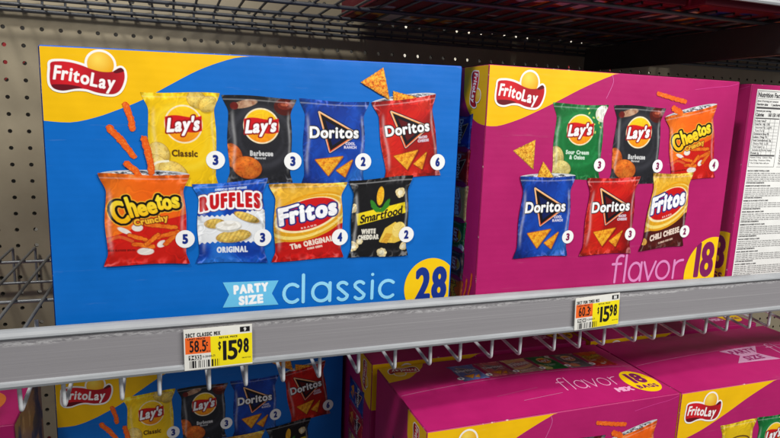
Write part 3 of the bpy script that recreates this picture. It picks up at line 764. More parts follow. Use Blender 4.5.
# ---- magenta carton, 376 x 283 mm face
def small_bags_column(root, fs, D):
    """packets printed one under another down the narrow end"""
    u1 = D * 1000 - 31; u0 = u1 - 78; v = 55
    for kind, hgt in (('ranch', 43), ('nacho', 43), ('chili', 45), ('onion', 38), ('bbq', 36), ('cheese_curl', 36)):
        # lettering runs down the end, so the packets lie on their side
        bag(root, fs, kind, [(u1, v), (u1 - 2, v + hgt), (u0, v + hgt + 2), (u0 + 2, v + 2)], h=.5, nx=70, ny=84)
        v += hgt
    stick(root, fs, (D * 1000 - 9, 246), (D * 1000 - 15, 272), 2.0, 3); stick(root, fs, (D * 1000 - 21, 256), (D * 1000 - 26, 276), 2.0, 7)
def vtext(body, size, mat, bold=0.):
    c = bpy.data.curves.new('line', 'FONT'); c.body = body; c.size = size; c.offset = bold; c.resolution_u = 2
    o = bpy.data.objects.new('line', c); C.objects.link(o); me = bpy.data.meshes.new_from_object(o)
    V = np.array([tuple(q.co) for q in me.vertices]).reshape(-1, 3); T = []
    me.calc_loop_triangles(); T = np.array([tuple(t.vertices) for t in me.loop_triangles]).reshape(-1, 3)
    bpy.data.objects.remove(o); bpy.data.curves.remove(c); bpy.data.meshes.remove(me)
    return V, T
def nutrition(root, fr, D):
    """white facts panel with its rules and print"""
    u0, u1, v0, v1 = 10.5, D * 1000 - 8, 6.5, 276
    us = np.linspace(u0, u1, 12); vs = np.linspace(v0, v1, 16); U, V = np.meshgrid(us, vs)
    pn = link('nutrition_panel', np_mesh('nutrition_panel', fr.at(U.ravel(), V.ravel(), np.full(U.size, .65)), grid_faces(12, 16), M['white'], smooth=True), root)
    Vs, Fs = [], []; n = 0
    def add(P, T, h=.85):
        nonlocal n
        Vs.append(fr.at(P[:, 0], P[:, 1], np.full(len(P), h))); Fs.append(np.asarray(T) + n); n += len(P)
    def line(s, u, v, cap, bold=.0, wide=1.0, maxu=None):
        P, T = vtext(s, 1.0, None, bold / cap * .35)
        if not len(T): return
        k = cap / .69; w = P[:, 0].max() * k * wide
        if maxu and u + w > maxu: wide *= (maxu - u) / w
        add(np.stack([u + P[:, 0] * k * wide, v - P[:, 1] * k], 1), T)
    def rule(u, v, w, t, hh=.85):
        xs = np.linspace(u, u + w, 8); P = np.concatenate([np.stack([xs, xs * 0 + v], 1), np.stack([xs, xs * 0 + v + t], 1)])
        T = []
        for k in range(7): T += [(k, k + 8, k + 9), (k, k + 9, k + 1)]
        add(P, T, hh)
    a, b = u0 + 3, u0 + 49
    for q in ((a - 1.5, v0 + 2, b - a + 3, .5), (a - 1.5, 114, b - a + 3, .5)): rule(*q)
    for uu in (a - 1.5, b + 1.2):
        rule_v = np.array([(uu, v0 + 2), (uu + .5, v0 + 2), (uu + .5, 114), (uu, 114)]); add(rule_v, [(0, 3, 2), (0, 2, 1)])
    line('Nutrition Facts', a, 17, 6.2, .55, maxu=b)
    rule(a, 19, b - a, .3); line('about 18 servings per container', a, 23.6, 2.6, .05, maxu=b - 6); line('Serving size     1 package', a, 28.4, 3.0, .3, maxu=b)
    rule(a, 30.5, b - a, 2.4); line('Amount per serving', a, 37, 2.4, .2); line('Calories      160 150 140', a, 43.5, 4.8, .45, maxu=b); rule(a, 45.5, b - a, 1.4)
    v = 51
    for s, bd in (('% Daily Value*', .2), ('Total Fat  10g  13%', .3), ('  Saturated Fat 1.5g 8%', 0), ('  Trans Fat 0g', 0), ('Cholesterol 0mg 0%', .3), ('Sodium 170mg 7%', .3), ('Total Carbohydrate 15g', .3), ('  Dietary Fiber 1g 5%', 0), ('  Total Sugars 1g', 0), ('  Includes 0g Added Sugars', 0), ('Protein 2g', .3)):
        line(s, a, v, 2.5, bd * .5, maxu=b); rule(a, v + .9, b - a, .22); v += 4.5
    rule(a, v - 3.0, b - a, 1.8)
    for x in (.42, .62, .82): rv = np.array([(a + (b - a) * x, 47), (a + (b - a) * x + .3, 47), (a + (b - a) * x + .3, v - 3), (a + (b - a) * x, v - 3)]); add(rv, [(0, 3, 2), (0, 2, 1)])
    for k in range(3): line(['Vitamin D 0mcg   Calcium 10mg', 'Iron 0.5mg   Potassium 340mg', '* The % Daily Value tells you'][k], a, v + 1.5 + k * 4, 2.2, 0, maxu=b)
    W2 = u1 - 3
    a2 = b + 9; b2 = W2 - 2; vv = 14
    rule(a2 - 2, v0 + 2, b2 - a2 + 4, .4); rule(a2 - 2, 114, b2 - a2 + 4, .4)
    for k in range(27):
        t = ('Potato Chips  160', 'Total Fat 10g 13%', 'Sodium 170mg 7%', 'Tortilla Chips 150', 'Total Carb. 18g 7%', 'Protein 2g', 'Corn Chips 160')[k % 7]
        line(t, a2, vv, 2.1, .1 if k % 3 else .25, maxu=a2 + 32); line(('0mg 0%', '1.5g 8%', '140 150', '2g 4%')[k % 4], a2 + 38, vv, 2.1, 0, maxu=a2 + 52); line(('160', '0%', '6%', '15g')[k % 4], a2 + 60, vv, 2.1, 0); rule(a2, vv + .9, b2 - a2, .2); vv += 3.7
    v = 121; rs = random.Random(5)
    para = ['INGREDIENTS: POTATOES, VEGETABLE OIL, SALT, MALTODEXTRIN, CORN FLOUR', 'SUNFLOWER, CANOLA AND CORN OIL, WHEY, ONION POWDER, SUGAR, SPICES', 'CHEDDAR CHEESE, MILK, CHEESE CULTURES, ENZYMES, NATURAL FLAVORS', 'TOMATO POWDER, GARLIC POWDER, CITRIC ACID, YEAST EXTRACT, PAPRIKA']
    while v < 270:
        line(['BARBECUE FLAVORED POTATO CHIPS', 'SOUR CREAM AND ONION CHIPS', 'NACHO CHEESE TORTILLA CHIPS', 'CHILI CHEESE CORN CHIPS'][rs.randrange(4)], a - 1, v, 1.9, .2, maxu=W2 * .45); v += 3.4
        for k in range(rs.choice((3, 4, 5))):
            line(para[rs.randrange(4)] + ', ' + para[rs.randrange(4)][:30 + rs.randrange(30)], a - 1, v, 1.5, .02, maxu=W2); v += 2.75
        line('CONTAINS MILK INGREDIENTS.', a - 1, v, 1.7, .2, maxu=W2 * .35); v += 4.4
    link('facts_lettering', np_mesh('facts_lettering', np.concatenate(Vs), np.concatenate(Fs), M['black']), pn)
    return pn

def mag_carton(H=.2832, D=.183, party=False, full=True):
    W = .3755
    root = empty('snack_carton')
    link('carton_body', bm_mesh('carton_body', bev_box(W, D, H), M['mag_edge'], True), root)
    fr = Frame((-W / 2, -D / 2, H), (1, 0, 0), (0, 0, -1), W * 1000, H * 1000, 2.6)
    fs = Frame((-W / 2, D / 2, H), (0, -1, 0), (0, 0, -1), D * 1000, H * 1000, 1.2)
    f2 = Frame((W / 2, -D / 2, H), (0, 1, 0), (0, 0, -1), D * 1000, H * 1000, 1.2)
    ft = Frame((-W / 2, D / 2, H), (1, 0, 0), (0, -1, 0), W * 1000, D * 1000, 0.6, tent=8.0)
    sw = curve([(-2, 68.2), (10, 68.6), (20.1, 67.1), (38, 61.5), (55.6, 54.5), (87.7, 39.6), (124.5, 21.4), (154.9, 8.4), (172.2, 1.5), (200, -14), (400, -60)])
    panel('front_panel', root, fr, sw, None, 'magenta', 'yellow')
    Dm = D * 1000
    ssw = curve([(0, -90), (Dm - 68, -60), (Dm - 63.5, 0), (Dm - 62, 14), (Dm - 57, 34), (Dm - 45.5, 50.2), (Dm - 34, 59), (Dm - 22.5, 64.2), (Dm - 10, 67), (Dm + 3, 68.3)])
    panel('side_panel', root, fs, ssw, None, 'magenta', 'yellow', nu=90)
    panel('side_panel', root, f2, None, None, 'magenta', nv=8, nu=10)
    # top: two flaps meeting at a seam, yellow corner at the back left
    tsw = curve([(-2, 50), (4, 49.5), (20, 48), (33, 45), (47, 32), (60, 19), (72, 2), (74, -5), (420, -60)]) if not party else None
    panel('top_panel', root, ft, tsw, None, 'magenta', 'yellow', nv=36)
    seam = [np.stack([np.linspace(3, W * 1000 - 3, 30), np.full(30, Dm / 2 + .0) + .25 * np.sin(np.linspace(0, 9, 30))], 1)]
    strokes(root, 'flap_seam', ft, seam, .28, (206, 150, 180), h=.55, res=.25)
    if not party:
        def scuff(a, b, w, c): strokes(root, 'scuff_mark', ft, [np.array([a, b], float)], w, c, h=.5, res=.25)
        scuff((150, Dm - 33), (212, Dm - 38), .30, (196, 130, 165)); scuff((120, Dm - 50), (185, Dm - 57), .22, (170, 90, 130))
    emblem(root, fr, 8.8, 3.8, 66.2, h=.75, hh=1.06)
    # emblem on the narrow end, reading downwards
    emblem(root, fs, Dm - 41, 5.0, 43.5, h=.75, rot=1)
    if party:
        B = lambda *a, **k: bag(root, fr, *a, **k)
        B('pretzel', [(78.0, 57.5), (147.5, 56.8), (147, 150), (80, 150)], count='3', cpos=(143, 125)); B('onion', [(147.6, 56.0), (221, 55.0), (220, 150), (150, 150)], h=.8, count='3', cpos=(216, 125))
        flag(root, ft, [(163, Dm - 89), (248, Dm - 95), (224, Dm - 72), (247.7, Dm - 48), (160.8, Dm - 51), (186, Dm - 70)], rgb=(206, 150, 184), cap=11, h=.5, tc=(150, 30, 100))
        S = mono('flavor', [(262, 277), (284, 284.3), (291, 311), (315, 334), (337, 357), (363, 372)], Dm - 62, 24, 36); strokes(root, 'flavour_lettering', ft, S, 1.1, (214, 150, 186), h=.5)
        return root, W, D, H
    B = lambda *a, **k: bag(root, fr, *a, ccol=(130, 16, 80), cr=8.3, **k)
    B('onion', [(87.0, 39.4), (166.6, 38.9), (166.6, 131.5), (86.5, 129.5)], h=.65, count='3', cpos=(160.8, 111.8))
    B('bbq', [(174.5, 38.4), (255.4, 38.4), (255.8, 136.1), (173, 134)], h=.70, count='3', cpos=(250.5, 112.6))
    opening(root, fr, (256.6, 50.6), (338.5, 31.3), 4.2, h=.65)
    stick(root, fr, (240.5, 21.5), (285.5, 30.0), 2.9, 3); stick(root, fr, (268, 39), (280, 44.5), 4.2, 9, h=.9)
    B('cheese_curl', [(255.1, 51.1), (339.4, 31.6), (354.6, 127.0), (270.0, 134.6)], h=1.2, count='4', cpos=(346.5, 110.9))
    opening(root, fr, (50.5, 126.4), (125.5, 125.2), 3.6, h=1.0)
    tri(root, fr, [(38.5, 96), (66, 83.6), (66, 117)], 3, h=.5, col=((250, 204, 70), (206, 128, 20))); tri(root, fr, [(79, 109), (96.5, 129), (72, 129)], 6, h=1.2, col=((250, 204, 70), (206, 128, 20)))
    B('ranch', [(49.1, 126.8), (126.8, 125.6), (127.4, 224.8), (44.6, 225.0)], h=1.5, count='3', cpos=(122.3, 201.0))
    B('nacho', [(144.2, 129.0), (224.7, 126.0), (225.8, 225.8), (139.0, 225.8)], h=1.5, count='3', cpos=(218.0, 200.6))
    B('chili', [(244.2, 122.6), (312.4, 120.8), (313.0, 219.5), (232.5, 223.8)], h=1.6, count='2', cpos=(309.0, 200.0))
    S = mono('flavor', [(196.5, 211.5), (217.5, 217.8), (224.3, 243.5), (248.0, 267.0), (269.5, 291.5), (299.5, 313.0)], 264.6, 24.5, 35.5)
    strokes(root, 'flavour_lettering', fr, S, 1.7, (226, 140, 196), h=.7)
    pack_disc(root, fr, (366, 262), 47, 52, '18', (126, 22, 88), numc=(352.5, 241.5), cap=45, nw=34, h=.7, clip=373.6, word='BAGS', wc=(349, 276.5), ww=40, wcap=10)
    small_bags_column(root, fs, D)
    strokes(root, 'crease_mark', fr, [crom([(168, 2.5), (170.5, 9), (169, 16), (162, 31)], 5, False)], .28, (226, 120, 184), h=.55, res=.22)
    strokes(root, 'crease_mark', fr, [crom([(372.5, 3), (356, 7), (332, 9.5), (300, 14)], 5, False)], .35, (212, 64, 146), h=.55, res=.22)
    nutrition(root, f2, D)
    # top print: the row of packets, the word, the disc
    kinds = ('ranch', 'nacho', 'chili', 'onion', 'bbq', 'cheese_curl')
    for i, k in enumerate(kinds):
        u = 95 + i * 43.5; bag(root, ft, k, [(u, Dm - 156), (u + 42.5, Dm - 156), (u + 43.5, Dm - 98), (u - 1, Dm - 98)], h=.5, nx=50, ny=60, count='3', cpos=(u + 1, Dm - 108), cr=5)
    emblem(root, ft, 10, Dm - 176, 46, h=.5, rot=2)
    S = mono('flavor', [(218, 231), (236, 236.3), (243, 259), (263, 278), (281, 298), (304, 314)], Dm - 42, 20, 30); strokes(root, 'flavour_lettering', ft, S, .75, (236, 170, 206), h=.5)
    def mixw(P): return text_sdf(P, 'MIX', 305, Dm - 28, 8.5, width=26, bold=.4, reach=4, gap=1.4)
    sprite_grid('flavour_lettering', root, ft, .5, (288, Dm - 36, 321, Dm - 20), .22, mixw, lambda P: np.tile(lin((236, 170, 206)), (len(P), 1)))
    pack_disc(root, ft, (346, Dm - 44), 26, 31, '18', (126, 22, 88), numc=(346, Dm - 53), cap=25, nw=26, h=.5, word='BAGS', wc=(346, Dm - 29), ww=34, wcap=8.5, bold=1.9)
    return root, W, D, H

DECK = -.2274 + .0024
LOW = -.6625
def put(root, left, front, D, W, z, rz=0): root.location = (left + W / 2, front + D / 2, z); root.rotation_euler = (0, 0, rz)

blue, W, D, H = blue_carton(H=.054 - DECK)
put(blue, -.1107, .6365, D, W, DECK)
tag(blue, 'blue party-size snack carton with pale lettering classic and yellow disc 28, on the front shelf', 'carton')
low = copy_tree(blue)
th = math.radians(5)
low.rotation_euler = (0, 0, th); low.scale = (1, .92, (-.372 - LOW) / (.054 - DECK))
low.location = (-.1595 + W / 2 * math.cos(th) - D * .46 * math.sin(th), .885 + W / 2 * math.sin(th) + D * .46 * math.cos(th), LOW)
tag(low, 'blue snack carton on the lower shelf, mostly hidden behind the price rail', 'carton')
low['group'] = blue['group'] = 'blue snack cartons'

mag, W, D, H = mag_carton(H=.058 - DECK)
put(mag, .337, .622, D, W, DECK)
tag(mag, 'magenta snack carton with six printed bags facing front, beside the blue carton on the shelf', 'carton', 'magenta snack cartons')
turned = copy_tree(mag)
turned.rotation_euler = (0, math.radians(-2.6), -PI / 2)
tag(turned, 'magenta carton turned to show its white nutrition facts end, at the right of the shelf', 'carton', 'magenta snack cartons')
turned.location = (.7560 + D / 2, .640 + W / 2, DECK)
turned.rotation_mode = 'XYZ'; turned.rotation_euler = (0, 0, -PI / 2)

lowm = copy_tree(mag)
put(lowm, .2706, .593, D, W, LOW); lowm.scale = (1, 1, (-.3625 - LOW) / (.058 - DECK))
tag(lowm, 'magenta carton on the lower shelf with scuffed top reading flavor mix 18 bags', 'carton', 'magenta snack cartons')
back = copy_tree(mag); put(back, .268, .792, D, W, LOW); back.scale = lowm.scale
tag(back, 'magenta carton in shadow directly behind the scuffed-top carton on the lower shelf', 'carton', 'magenta snack cartons')
party, W, D, H = mag_carton(H=-.3625 - LOW, party=True)
put(party, .6475, .5915, D, W, LOW)
tag(party, 'magenta carton with yellow pretzel bag print and pale flag on top, lower right corner', 'carton', 'magenta snack cartons')

back2 = copy_tree(mag); put(back2, .650, .790, .183, .3755, LOW); back2.scale = lowm.scale
tag(back2, 'magenta carton in shadow behind the carton with the pale flag on its top', 'carton', 'magenta snack cartons')
# pink carton in the lower left corner: top with an orange printed patch, brown picture end
def pink_carton():
    W, D, H = .30, .145, -.3625 - LOW
    root = empty('pink_carton')
    link('carton_body', bm_mesh('carton_body', bev_box(W, D, H), M['mag_edge'], True), root)
    ft = Frame((-W / 2, D / 2, H), (1, 0, 0), (0, -1, 0), W * 1000, D * 1000, 1)
    f2 = Frame((W / 2, -D / 2, H), (0, 1, 0), (0, 0, -1), D * 1000, H * 1000, 1)
    fr = Frame((-W / 2, -D / 2, H), (1, 0, 0), (0, 0, -1), W * 1000, H * 1000, 1)
    panel('top_panel', root, ft, None, None, 'magenta', nv=10, nu=14); panel('front_panel', root, fr, None, None, 'magenta', nv=8, nu=10)
    def cf(P):
        A = Art(P, (226, 120, 50), .5); n = fbm(P[:, 0] * .08, P[:, 1] * .08, 4); A.mix(ss(.45, .6, n), (250, 176, 60)); return A.C
    sprite_grid('printed_picture', root, ft, .5, (225, 40, 282, 120), .8, lambda P: ell(P, 252, 84, 26, 34), cf)
    sprite_grid('printed_picture', root, fr, .5, (225, 12, 290, 90), .8, lambda P: ell(P, 262, 46, 24, 30), lambda P: np.tile(lin((250, 214, 40)), (len(P), 1)))
    def cf2(P):
        A = Art(P, (170, 130, 88), .5); n = fbm(P[:, 0] * .05 + 3, P[:, 1] * .035, 14, 4); A.mix(ss(.48, .56, n), (96, 84, 88)); A.mix(ss(.60, .66, n), (60, 62, 84)); A.mix(ss(.35, .25, n), (206, 170, 120)); return A.C
    sprite_grid('side_picture', root, f2, .4, (1.3, 1.3, D * 1000 - 1.3, 160), 1.0, lambda P: P[:, 0] * 0 - 5., cf2)
    return root, W, D
pk, W, D = pink_carton(); put(pk, -.1755 - W, .737, D, W, LOW)
tag(pk, 'pink carton with orange printed patch on its top, lower left corner of the picture', 'carton')

# ------------------------------------------------------------------ pegboard with real holes, one inch apart
PX0, PZ0, PS = -.2303, .1044, .0254
def pegboard(i0, i1, j0, j1, Y=1.067, T=.004, r=.0031):
    n = 12; ang = np.arange(n) / n * 2 * PI + PI / 4
    cx = np.clip(np.cos(ang) * 1.5, -1, 1) * PS / 2; cz = np.clip(np.sin(ang) * 1.5, -1, 1) * PS / 2
    m = np.maximum(np.abs(np.cos(ang)), np.abs(np.sin(ang))); cx = np.cos(ang) / m * PS / 2; cz = np.sin(ang) / m * PS / 2
    rx, rz = np.cos(ang) * r, np.sin(ang) * r
    ring = np.stack([np.concatenate([cx, rx, rx]), np.concatenate([np.zeros(n), np.zeros(n), np.full(n, T)]), np.concatenate([cz, rz, rz])], 1)
    f = []
    for k in range(n):
        l = (k + 1) % n
        f.append((k, n + k, n + l, l)); f.append((n + k, 2 * n + k, 2 * n + l, n + l))
    f = np.array(f); V, F = [], []; c = 0
    for i in range(i0, i1):
        for j in range(j0, j1):
            V.append(ring + np.array([PX0 + i * PS, Y, PZ0 - j * PS])); F.append(f + c); c += len(ring)
    F = np.concatenate(F); mi = np.tile(np.array([0, 1] * n), (i1 - i0) * (j1 - j0))
    return np.concatenate(V), F, mi
V, F, mi = pegboard(-14, 72, -14, 36)
peg = empty('pegboard', (0, 1.067, -.9))
me = np_mesh('perforated_sheet', V - np.array([0, 1.067, -.9]), F, [M['peg'], M['hole_dark']], midx=mi)
link('perforated_sheet', me, peg)
tag(peg, 'taupe perforated board forming the back of the shelves', 'pegboard')
def box_mesh(name, x0, x1, y0, y1, z0, z1, mat, bev=.001):
    bm = bmesh.new(); bmesh.ops.create_cube(bm, size=1)
    for v in bm.verts: v.co = ((x0 + x1) / 2 + v.co.x * (x1 - x0), (y0 + y1) / 2 + v.co.y * (y1 - y0), (z0 + z1) / 2 + v.co.z * (z1 - z0))
    if bev: bmesh.ops.bevel(bm, geom=list(bm.edges), offset=bev, segments=2, affect='EDGES')
    return bm_mesh(name, bm, mat)
bk = link('backing_sheet', box_mesh('backing_sheet', -.58, 1.6, 1.16, 1.164, -.8, .46, M['stock'], 0), peg); bk.location = (0, -1.067, .9)

# ------------------------------------------------------------------ wire shelves
def tube(paths, r, n=8):
    V, F = [], []; c = 0
    for p in paths:
        p = np.array(p, float)
        t = np.gradient(p, axis=0); t /= np.linalg.norm(t, axis=1)[:, None]
        ref = np.array([1., 0, 0]) if abs(t[0, 0]) < .9 else np.array([0, 0, 1.])
        for k in range(len(p)):
            a = np.cross(t[k], ref); a /= np.linalg.norm(a); b = np.cross(t[k], a)
            for q in range(n):
                th = q / n * 2 * PI; V.append(p[k] + r * (a * math.cos(th) + b * math.sin(th)))
        for k in range(len(p) - 1):
            for q in range(n): F.append((c + k * n + q, c + k * n + (q + 1) % n, c + (k + 1) * n + (q + 1) % n, c + (k + 1) * n + q))
        c += len(p) * n
    return np.array(V), np.array(F)
def bend(pts, r, n=5):
    """polyline with rounded corners"""
    p = [np.array(q, float) for q in pts]; out = [p[0]]
    for a, b, c in zip(p, p[1:], p[2:]):
        u = (a - b) / np.linalg.norm(a - b); v = (c - b) / np.linalg.norm(c - b)
        for k in range(n + 1):
            t = k / n; out.append((1 - t) ** 2 * (b + u * r) + 2 * t * (1 - t) * b + t * t * (b + v * r))
    out.append(p[-1]); return out
def rail_mesh(y, z, x0, x1):
    """price channel: sloped upper lip, recessed face, rounded lower lip"""
    zt, zb = z + .0190, z - .0359
    P = [(y + .013, zt - .001), (y + .010, zt + .0004), (y + .006, zt + .0002), (y + .0028, zt - .0014), (y + .0008, zt - .0040), (y + .0002, z + .0132), (y + .0008, z + .0122),
         (y + .0030, z + .0114), (y + .0032, zb + .0068), (y + .0024, zb + .0062), (y + .0004, zb + .0056), (y - .0004, zb + .0030), (y + .0006, zb + .0004), (y + .003, zb), (y + .006, zb + .001),
         (y + .006, zt - .012), (y + .013, zt - .003)]
    n = len(P); xs = np.linspace(x0, x1, 40); V = np.array([(x, a, b) for x in xs for a, b in P]); F, mi = [], []
    for k in range(len(xs) - 1):
        for q in range(n):
            F.append((k * n + q, (k + 1) * n + q, (k + 1) * n + (q + 1) % n, k * n + (q + 1) % n)); mi.append(0 if q == 7 else 1)
    return np_mesh('price_rail', V, F, [M['rail'], M['lip']], midx=mi, smooth=False)
def wire_shelf(z, label, front=.622, x0=-.55, x1=1.62, rail=True, wires=None, loops=True, step=.0305, phase=-.1444, yback=1.058, bars=(.78, .98), dark=True, drop=.055, rb=.0023, raildz=0.):
    root = empty('wire_shelf', (0, yback, z)); off = np.array([0, yback, z])
    tag(root, label, 'wire shelf', 'wire shelves')
    md = M['wire_black'] if dark == 'upper' else M['wire_dark']
    k0 = int((x0 - phase) / step); k1 = int((x1 - phase) / step)
    V0, F0 = tube([np.array(bend([(0, front + .02, z), (0, yback, z), (0, yback, z - drop)], .004)) - off], .0019, 8)
    me = np_mesh('deck_wire', V0, F0, md, smooth=True)
    for k in range(k0, k1):
        o = link('deck_wire', me, root); o.location.x = phase + k * step
    for yb, zz in [(b, z - .0041) for b in bars] + [(yback - .0042, z - drop)] + ([(yback - .0042, z - drop + .008)] if drop < .03 else []):
        V1, F1 = tube([np.array([(x0, yb, zz), (x1, yb, zz)]) - off], rb, 8)
        link('cross_bar', np_mesh('cross_bar', V1, F1, md, smooth=True), root)
    if loops:
        lp = []
        V2, F2 = tube([np.array(bend([(0, front - .002, z - .020), (0, front - .002, z - .0650), (0, front + .085, z - .055), (0, front + .092, z - .006)], .0045)) - off], .0020, 10)
        me = np_mesh('brace_hook', V2, F2, M['wire'], smooth=True)
        k = -8
        while -.1434 + k * .0425 < 1.45:
            o = link('brace_hook', me, root); o.location.x = -.1434 + k * .0425 + random.uniform(-.0006, .0006); o.rotation_euler = (0, random.uniform(-.02, .02), random.uniform(-.012, .012)); k += 1
    if rail:
        r = link('price_rail', rail_mesh(.605, z + raildz, x0, x1), root); r.location = -off
    return root
main = wire_shelf(-.2274, 'grey wire shelf with scuffed price rail that carries the front cartons')
ZUP = .1470
upper = wire_shelf(ZUP, 'dark wire shelf overhead seen from below at the top of the picture', phase=-.2365, loops=False, bars=(.66, .74, .86, .96, 1.03), drop=.019, rb=.0029, raildz=.044, dark='upper')
lower = wire_shelf(LOW - .0024, 'lower wire shelf under the bottom row of cartons', loops=False, step=.061)

# ------------------------------------------------------------------ steelwork at the right
def bracket():
    bm = bmesh.new(); pr = [(1.055, .098), (1.055, .1415), (.45, .1415), (.45, .125), (.52, .098)]
    a = [bm.verts.new((.785, y, z)) for y, z in pr]; b = [bm.verts.new((.80, y, z)) for y, z in pr]
    bm.faces.new(a); bm.faces.new(b[::-1])
    for k in range(5): bm.faces.new((a[k], b[k], b[(k + 1) % 5], a[(k + 1) % 5]))
    bmesh.ops.recalc_face_normals(bm, faces=bm.faces); bmesh.ops.bevel(bm, geom=list(bm.edges), offset=.0015, segments=2, affect='EDGES')
    return bm_mesh('shelf_bracket', bm, M['dark_steel'])
tag(link('shelf_bracket', bracket()), 'dark steel bracket carrying the overhead wire shelf at the right', 'bracket')

# cartons standing on the overhead shelf, seen only from below through the wires
def upper_carton(W, D, H, seed):
    root = empty('shelf_carton')
    link('carton_body', bm_mesh('carton_body', bev_box(W, D, H), M['darkred'], True), root)
    fb = Frame((-W / 2, -D / 2, 0), (1, 0, 0), (0, 1, 0), W * 1000, D * 1000, 0.)
    def cf(P):
        A = Art(P, (124, 18, 34), 1.); u, v = P[:, 0] / 1000, P[:, 1] / 1000
        n = fbm(u * 14, v * 14, seed, 2); m = fbm(u * 30 + 5, v * 30, seed + 5, 2)
        A.mix(ss(.60, .62, n), (150, 20, 26)); A.mix(ss(.62, .64, m) * ss(.45, .5, n), (214, 150, 30)); A.mix(ss(.30, .28, m) * ss(.45, .5, n), (24, 60, 140)); A.mix(ss(.70, .72, m), (210, 200, 190)); return A.C
    sprite_grid('base_print', root, fb, .4, (2, 2, W * 1000 - 2, D * 1000 - 2), 2.0, lambda P: P[:, 0] * 0 - 5., cf)
    return root
M['darkred'] = board('dark magenta board', (112, 16, 38), .6)
ZU = ZUP + .0021
for i, (x, w, y, d, h, lab) in enumerate(((.265, .36, .64, .36, .2, 'dark magenta carton on the overhead shelf, leftmost of the three seen from below'), (.635, .33, .62, .40, .22, 'dark magenta carton on the overhead shelf, between two others seen from below'),
                          (1.01, .36, .60, .40, .22, 'dark magenta carton on the overhead shelf beyond the steel bracket'))):
    o = upper_carton(w, d, h, 3 + i * 7); put(o, x, y, d, w, ZU); tag(o, lab, 'carton', 'cartons on the overhead shelf')

# ------------------------------------------------------------------ price labels
def price_label(name_line, unit, big, cents, code, num, label, loc, rot, w=66.8, hgt=43.2):
    root = empty('price_label', loc, rot)
    fr = Frame((-w / 2000, 0, hgt / 1000), (1, 0, 0), (0, 0, -1), w, hgt, .9)
    link('label_card', box_mesh('label_card', -w / 2000, w / 2000, .0001, .0006, 0, hgt / 1000, M['paper'], 0), root)
    def cf(P):
        A = Art(P, (232, 230, 222), .2); u, v = P[:, 0], P[:, 1]; rect = lambda a, b, c, d: np.maximum(np.maximum(a - u, u - c), np.maximum(b - v, v - d))
        A.fill(rect(25.6, 9.2, w + 1, 39.5), (250, 230, 20)); A.fill(rect(1.2, 8.8, 25.6, 26.0), (246, 106, 34))
        A.fill(rect(25.6, 39.4, w + 1, 41.6), (250, 230, 20))
        k = (22, 20, 22)
        A.text(name_line, 18.6, 6.4, 3.7, k, width=33.5, bold=.30)
        A.fill(rect(54.5, 2.0, 64.5, 7.6), k); A.text(num, 59.6, 4.9, 3.4, (230, 230, 226), width=2.6 if len(num) == 1 else 4.6, bold=.25)
        A.text('UNIT PRICE', 12, 10.6, 1.6, k, width=17, bold=.12); A.text(unit, 13.2, 18.3, 11.4, k, width=16, bold=.34, gap=.5); A.text('c', 22.0, 15.6, 6, k, width=2.0, bold=.28)
        A.text('PER OZ', 23.2, 24.4, 1.1, k, width=4, bold=.08)
        A.text('RETAIL PRICE', 43, 11.4, 1.7, k, width=18, bold=.14)
        A.text('$', 34.2, 19.5, 8.0, k, width=2.8, bold=.25); A.text(big, 44.6, 25.6, 19.5, k, width=14.6, bold=.75, gap=.9); A.text(cents, 57.4, 22.2, 14.2, k, width=11.8, bold=.65, gap=.8)
        A.text('08/27/22', 60.5, 35.4, 1.2, k, width=9, bold=.08)
        A.fill(rect(4.2, 27.6, 16.4, 32.6), k); A.text(code, 10.3, 30.1, 3.8, (232, 230, 222), width=10.6, bold=.18)
        A.text('0-28400-71', 23.6, 29.8, 2.2, k, width=12, bold=.1)
        bars = (h2(np.floor(u / .62), np.zeros_like(u), 7) > .48)
        A.fill(np.where(bars, rect(4.4, 33.4, 33.6, 41.2), 5.), k)
        A.mul(.97 + .05 * vn(u * .2, v * .2, 3)); return A.C
    sprite_grid('label_print', root, fr, .12, (.15, .15, w - .15, hgt - .15), .26, lambda P: P[:, 0] * 0 - 5., cf, mat='label')
    tag(root, label, 'price label', 'price labels on the rail'); return root
price_label('28CT CLASSIC MIX', '58.5', '15', '98', '9433', '9', 'yellow and orange price label reading 28CT CLASSIC MIX 15 98, under the blue carton', (.0402, .6045, -.2615), (0, math.radians(-.6), 0))
price_label('28CT FUN TIMES MIX', '60.3', '15', '98', '9434', '11', 'tilted price label numbered 11 on the rail under the magenta carton', (.5040, .6035, -.2590), (0, math.radians(-3.0), math.radians(-1)), w=66.5, hgt=42)

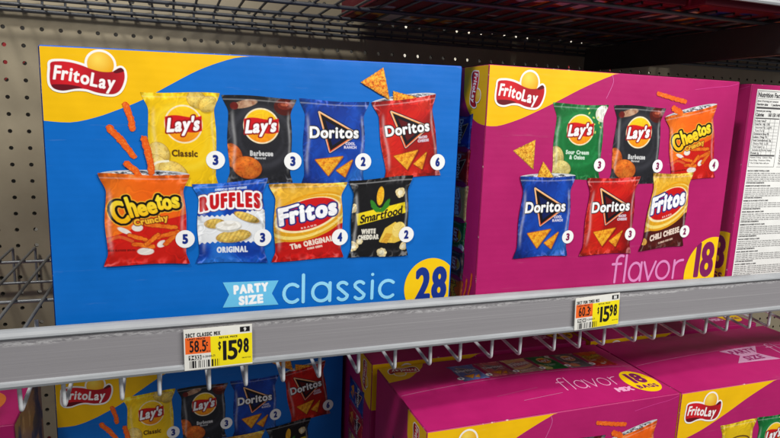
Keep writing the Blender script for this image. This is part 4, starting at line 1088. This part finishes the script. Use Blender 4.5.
# ------------------------------------------------------------------ camera
cam = bpy.data.cameras.new('camera'); co = bpy.data.objects.new('camera', cam); C.objects.link(co)
yaw, pitch, roll = math.radians(19.93965), math.radians(-9.90661), math.radians(2.13185)
fw = Vector((math.sin(yaw) * math.cos(pitch), math.cos(yaw) * math.cos(pitch), math.sin(pitch)))
rt = Vector((math.cos(yaw), -math.sin(yaw), 0)); up = rt.cross(fw)
r2 = rt * math.cos(roll) + up * math.sin(roll); u2 = up * math.cos(roll) - rt * math.sin(roll)
co.matrix_world = Matrix((r2, u2, -fw)).transposed().to_4x4()
cam.sensor_width = 36; cam.lens = 606.46 / 780 * 36; cam.clip_start = .02; cam.clip_end = 50
bpy.context.scene.camera = co

# ------------------------------------------------------------------ light: ceiling lamps, an added front fill, light behind the board
w = bpy.data.worlds.new('World'); bpy.context.scene.world = w; w.use_nodes = True
bg = w.node_tree.nodes['Background']; bg.inputs[0].default_value = (.92, .96, 1, 1); bg.inputs[1].default_value = .14
def area(name, loc, target, sx, sy, power, col=(1, .98, .95)):
    l = bpy.data.lights.new(name, 'AREA'); l.shape = 'RECTANGLE'; l.size = sx; l.size_y = sy; l.energy = power; l.color = col
    o = bpy.data.objects.new(name, l); C.objects.link(o); o.location = loc
    o.rotation_euler = (Vector(target) - Vector(loc)).to_track_quat('-Z', 'Y').to_euler(); return o
area('ceiling_lamp', (1.12, -.58, 1.12), (.50, .62, -.05), 1.3, .25, 36)
area('front_fill', (1.6, -2.0, .95), (.5, .65, 0), 2.2, .8, 14)  # large soft fill added to brighten the carton fronts, not a fixture
area('ceiling_lamp', (-.78, -.25, 1.9), (.0, 1.0, 0), .30, .22, 34)
area('lamp_of_next_aisle', (.3, 1.115, .44), (.3, 1.14, 0), 1.6, .03, 14)
sc = bpy.context.scene
sc.view_settings.view_transform = 'Standard'; sc.view_settings.look = 'None'; sc.view_settings.exposure = 0; sc.view_settings.gamma = 1
sc.cycles.max_bounces = 6; sc.cycles.use_denoising = True
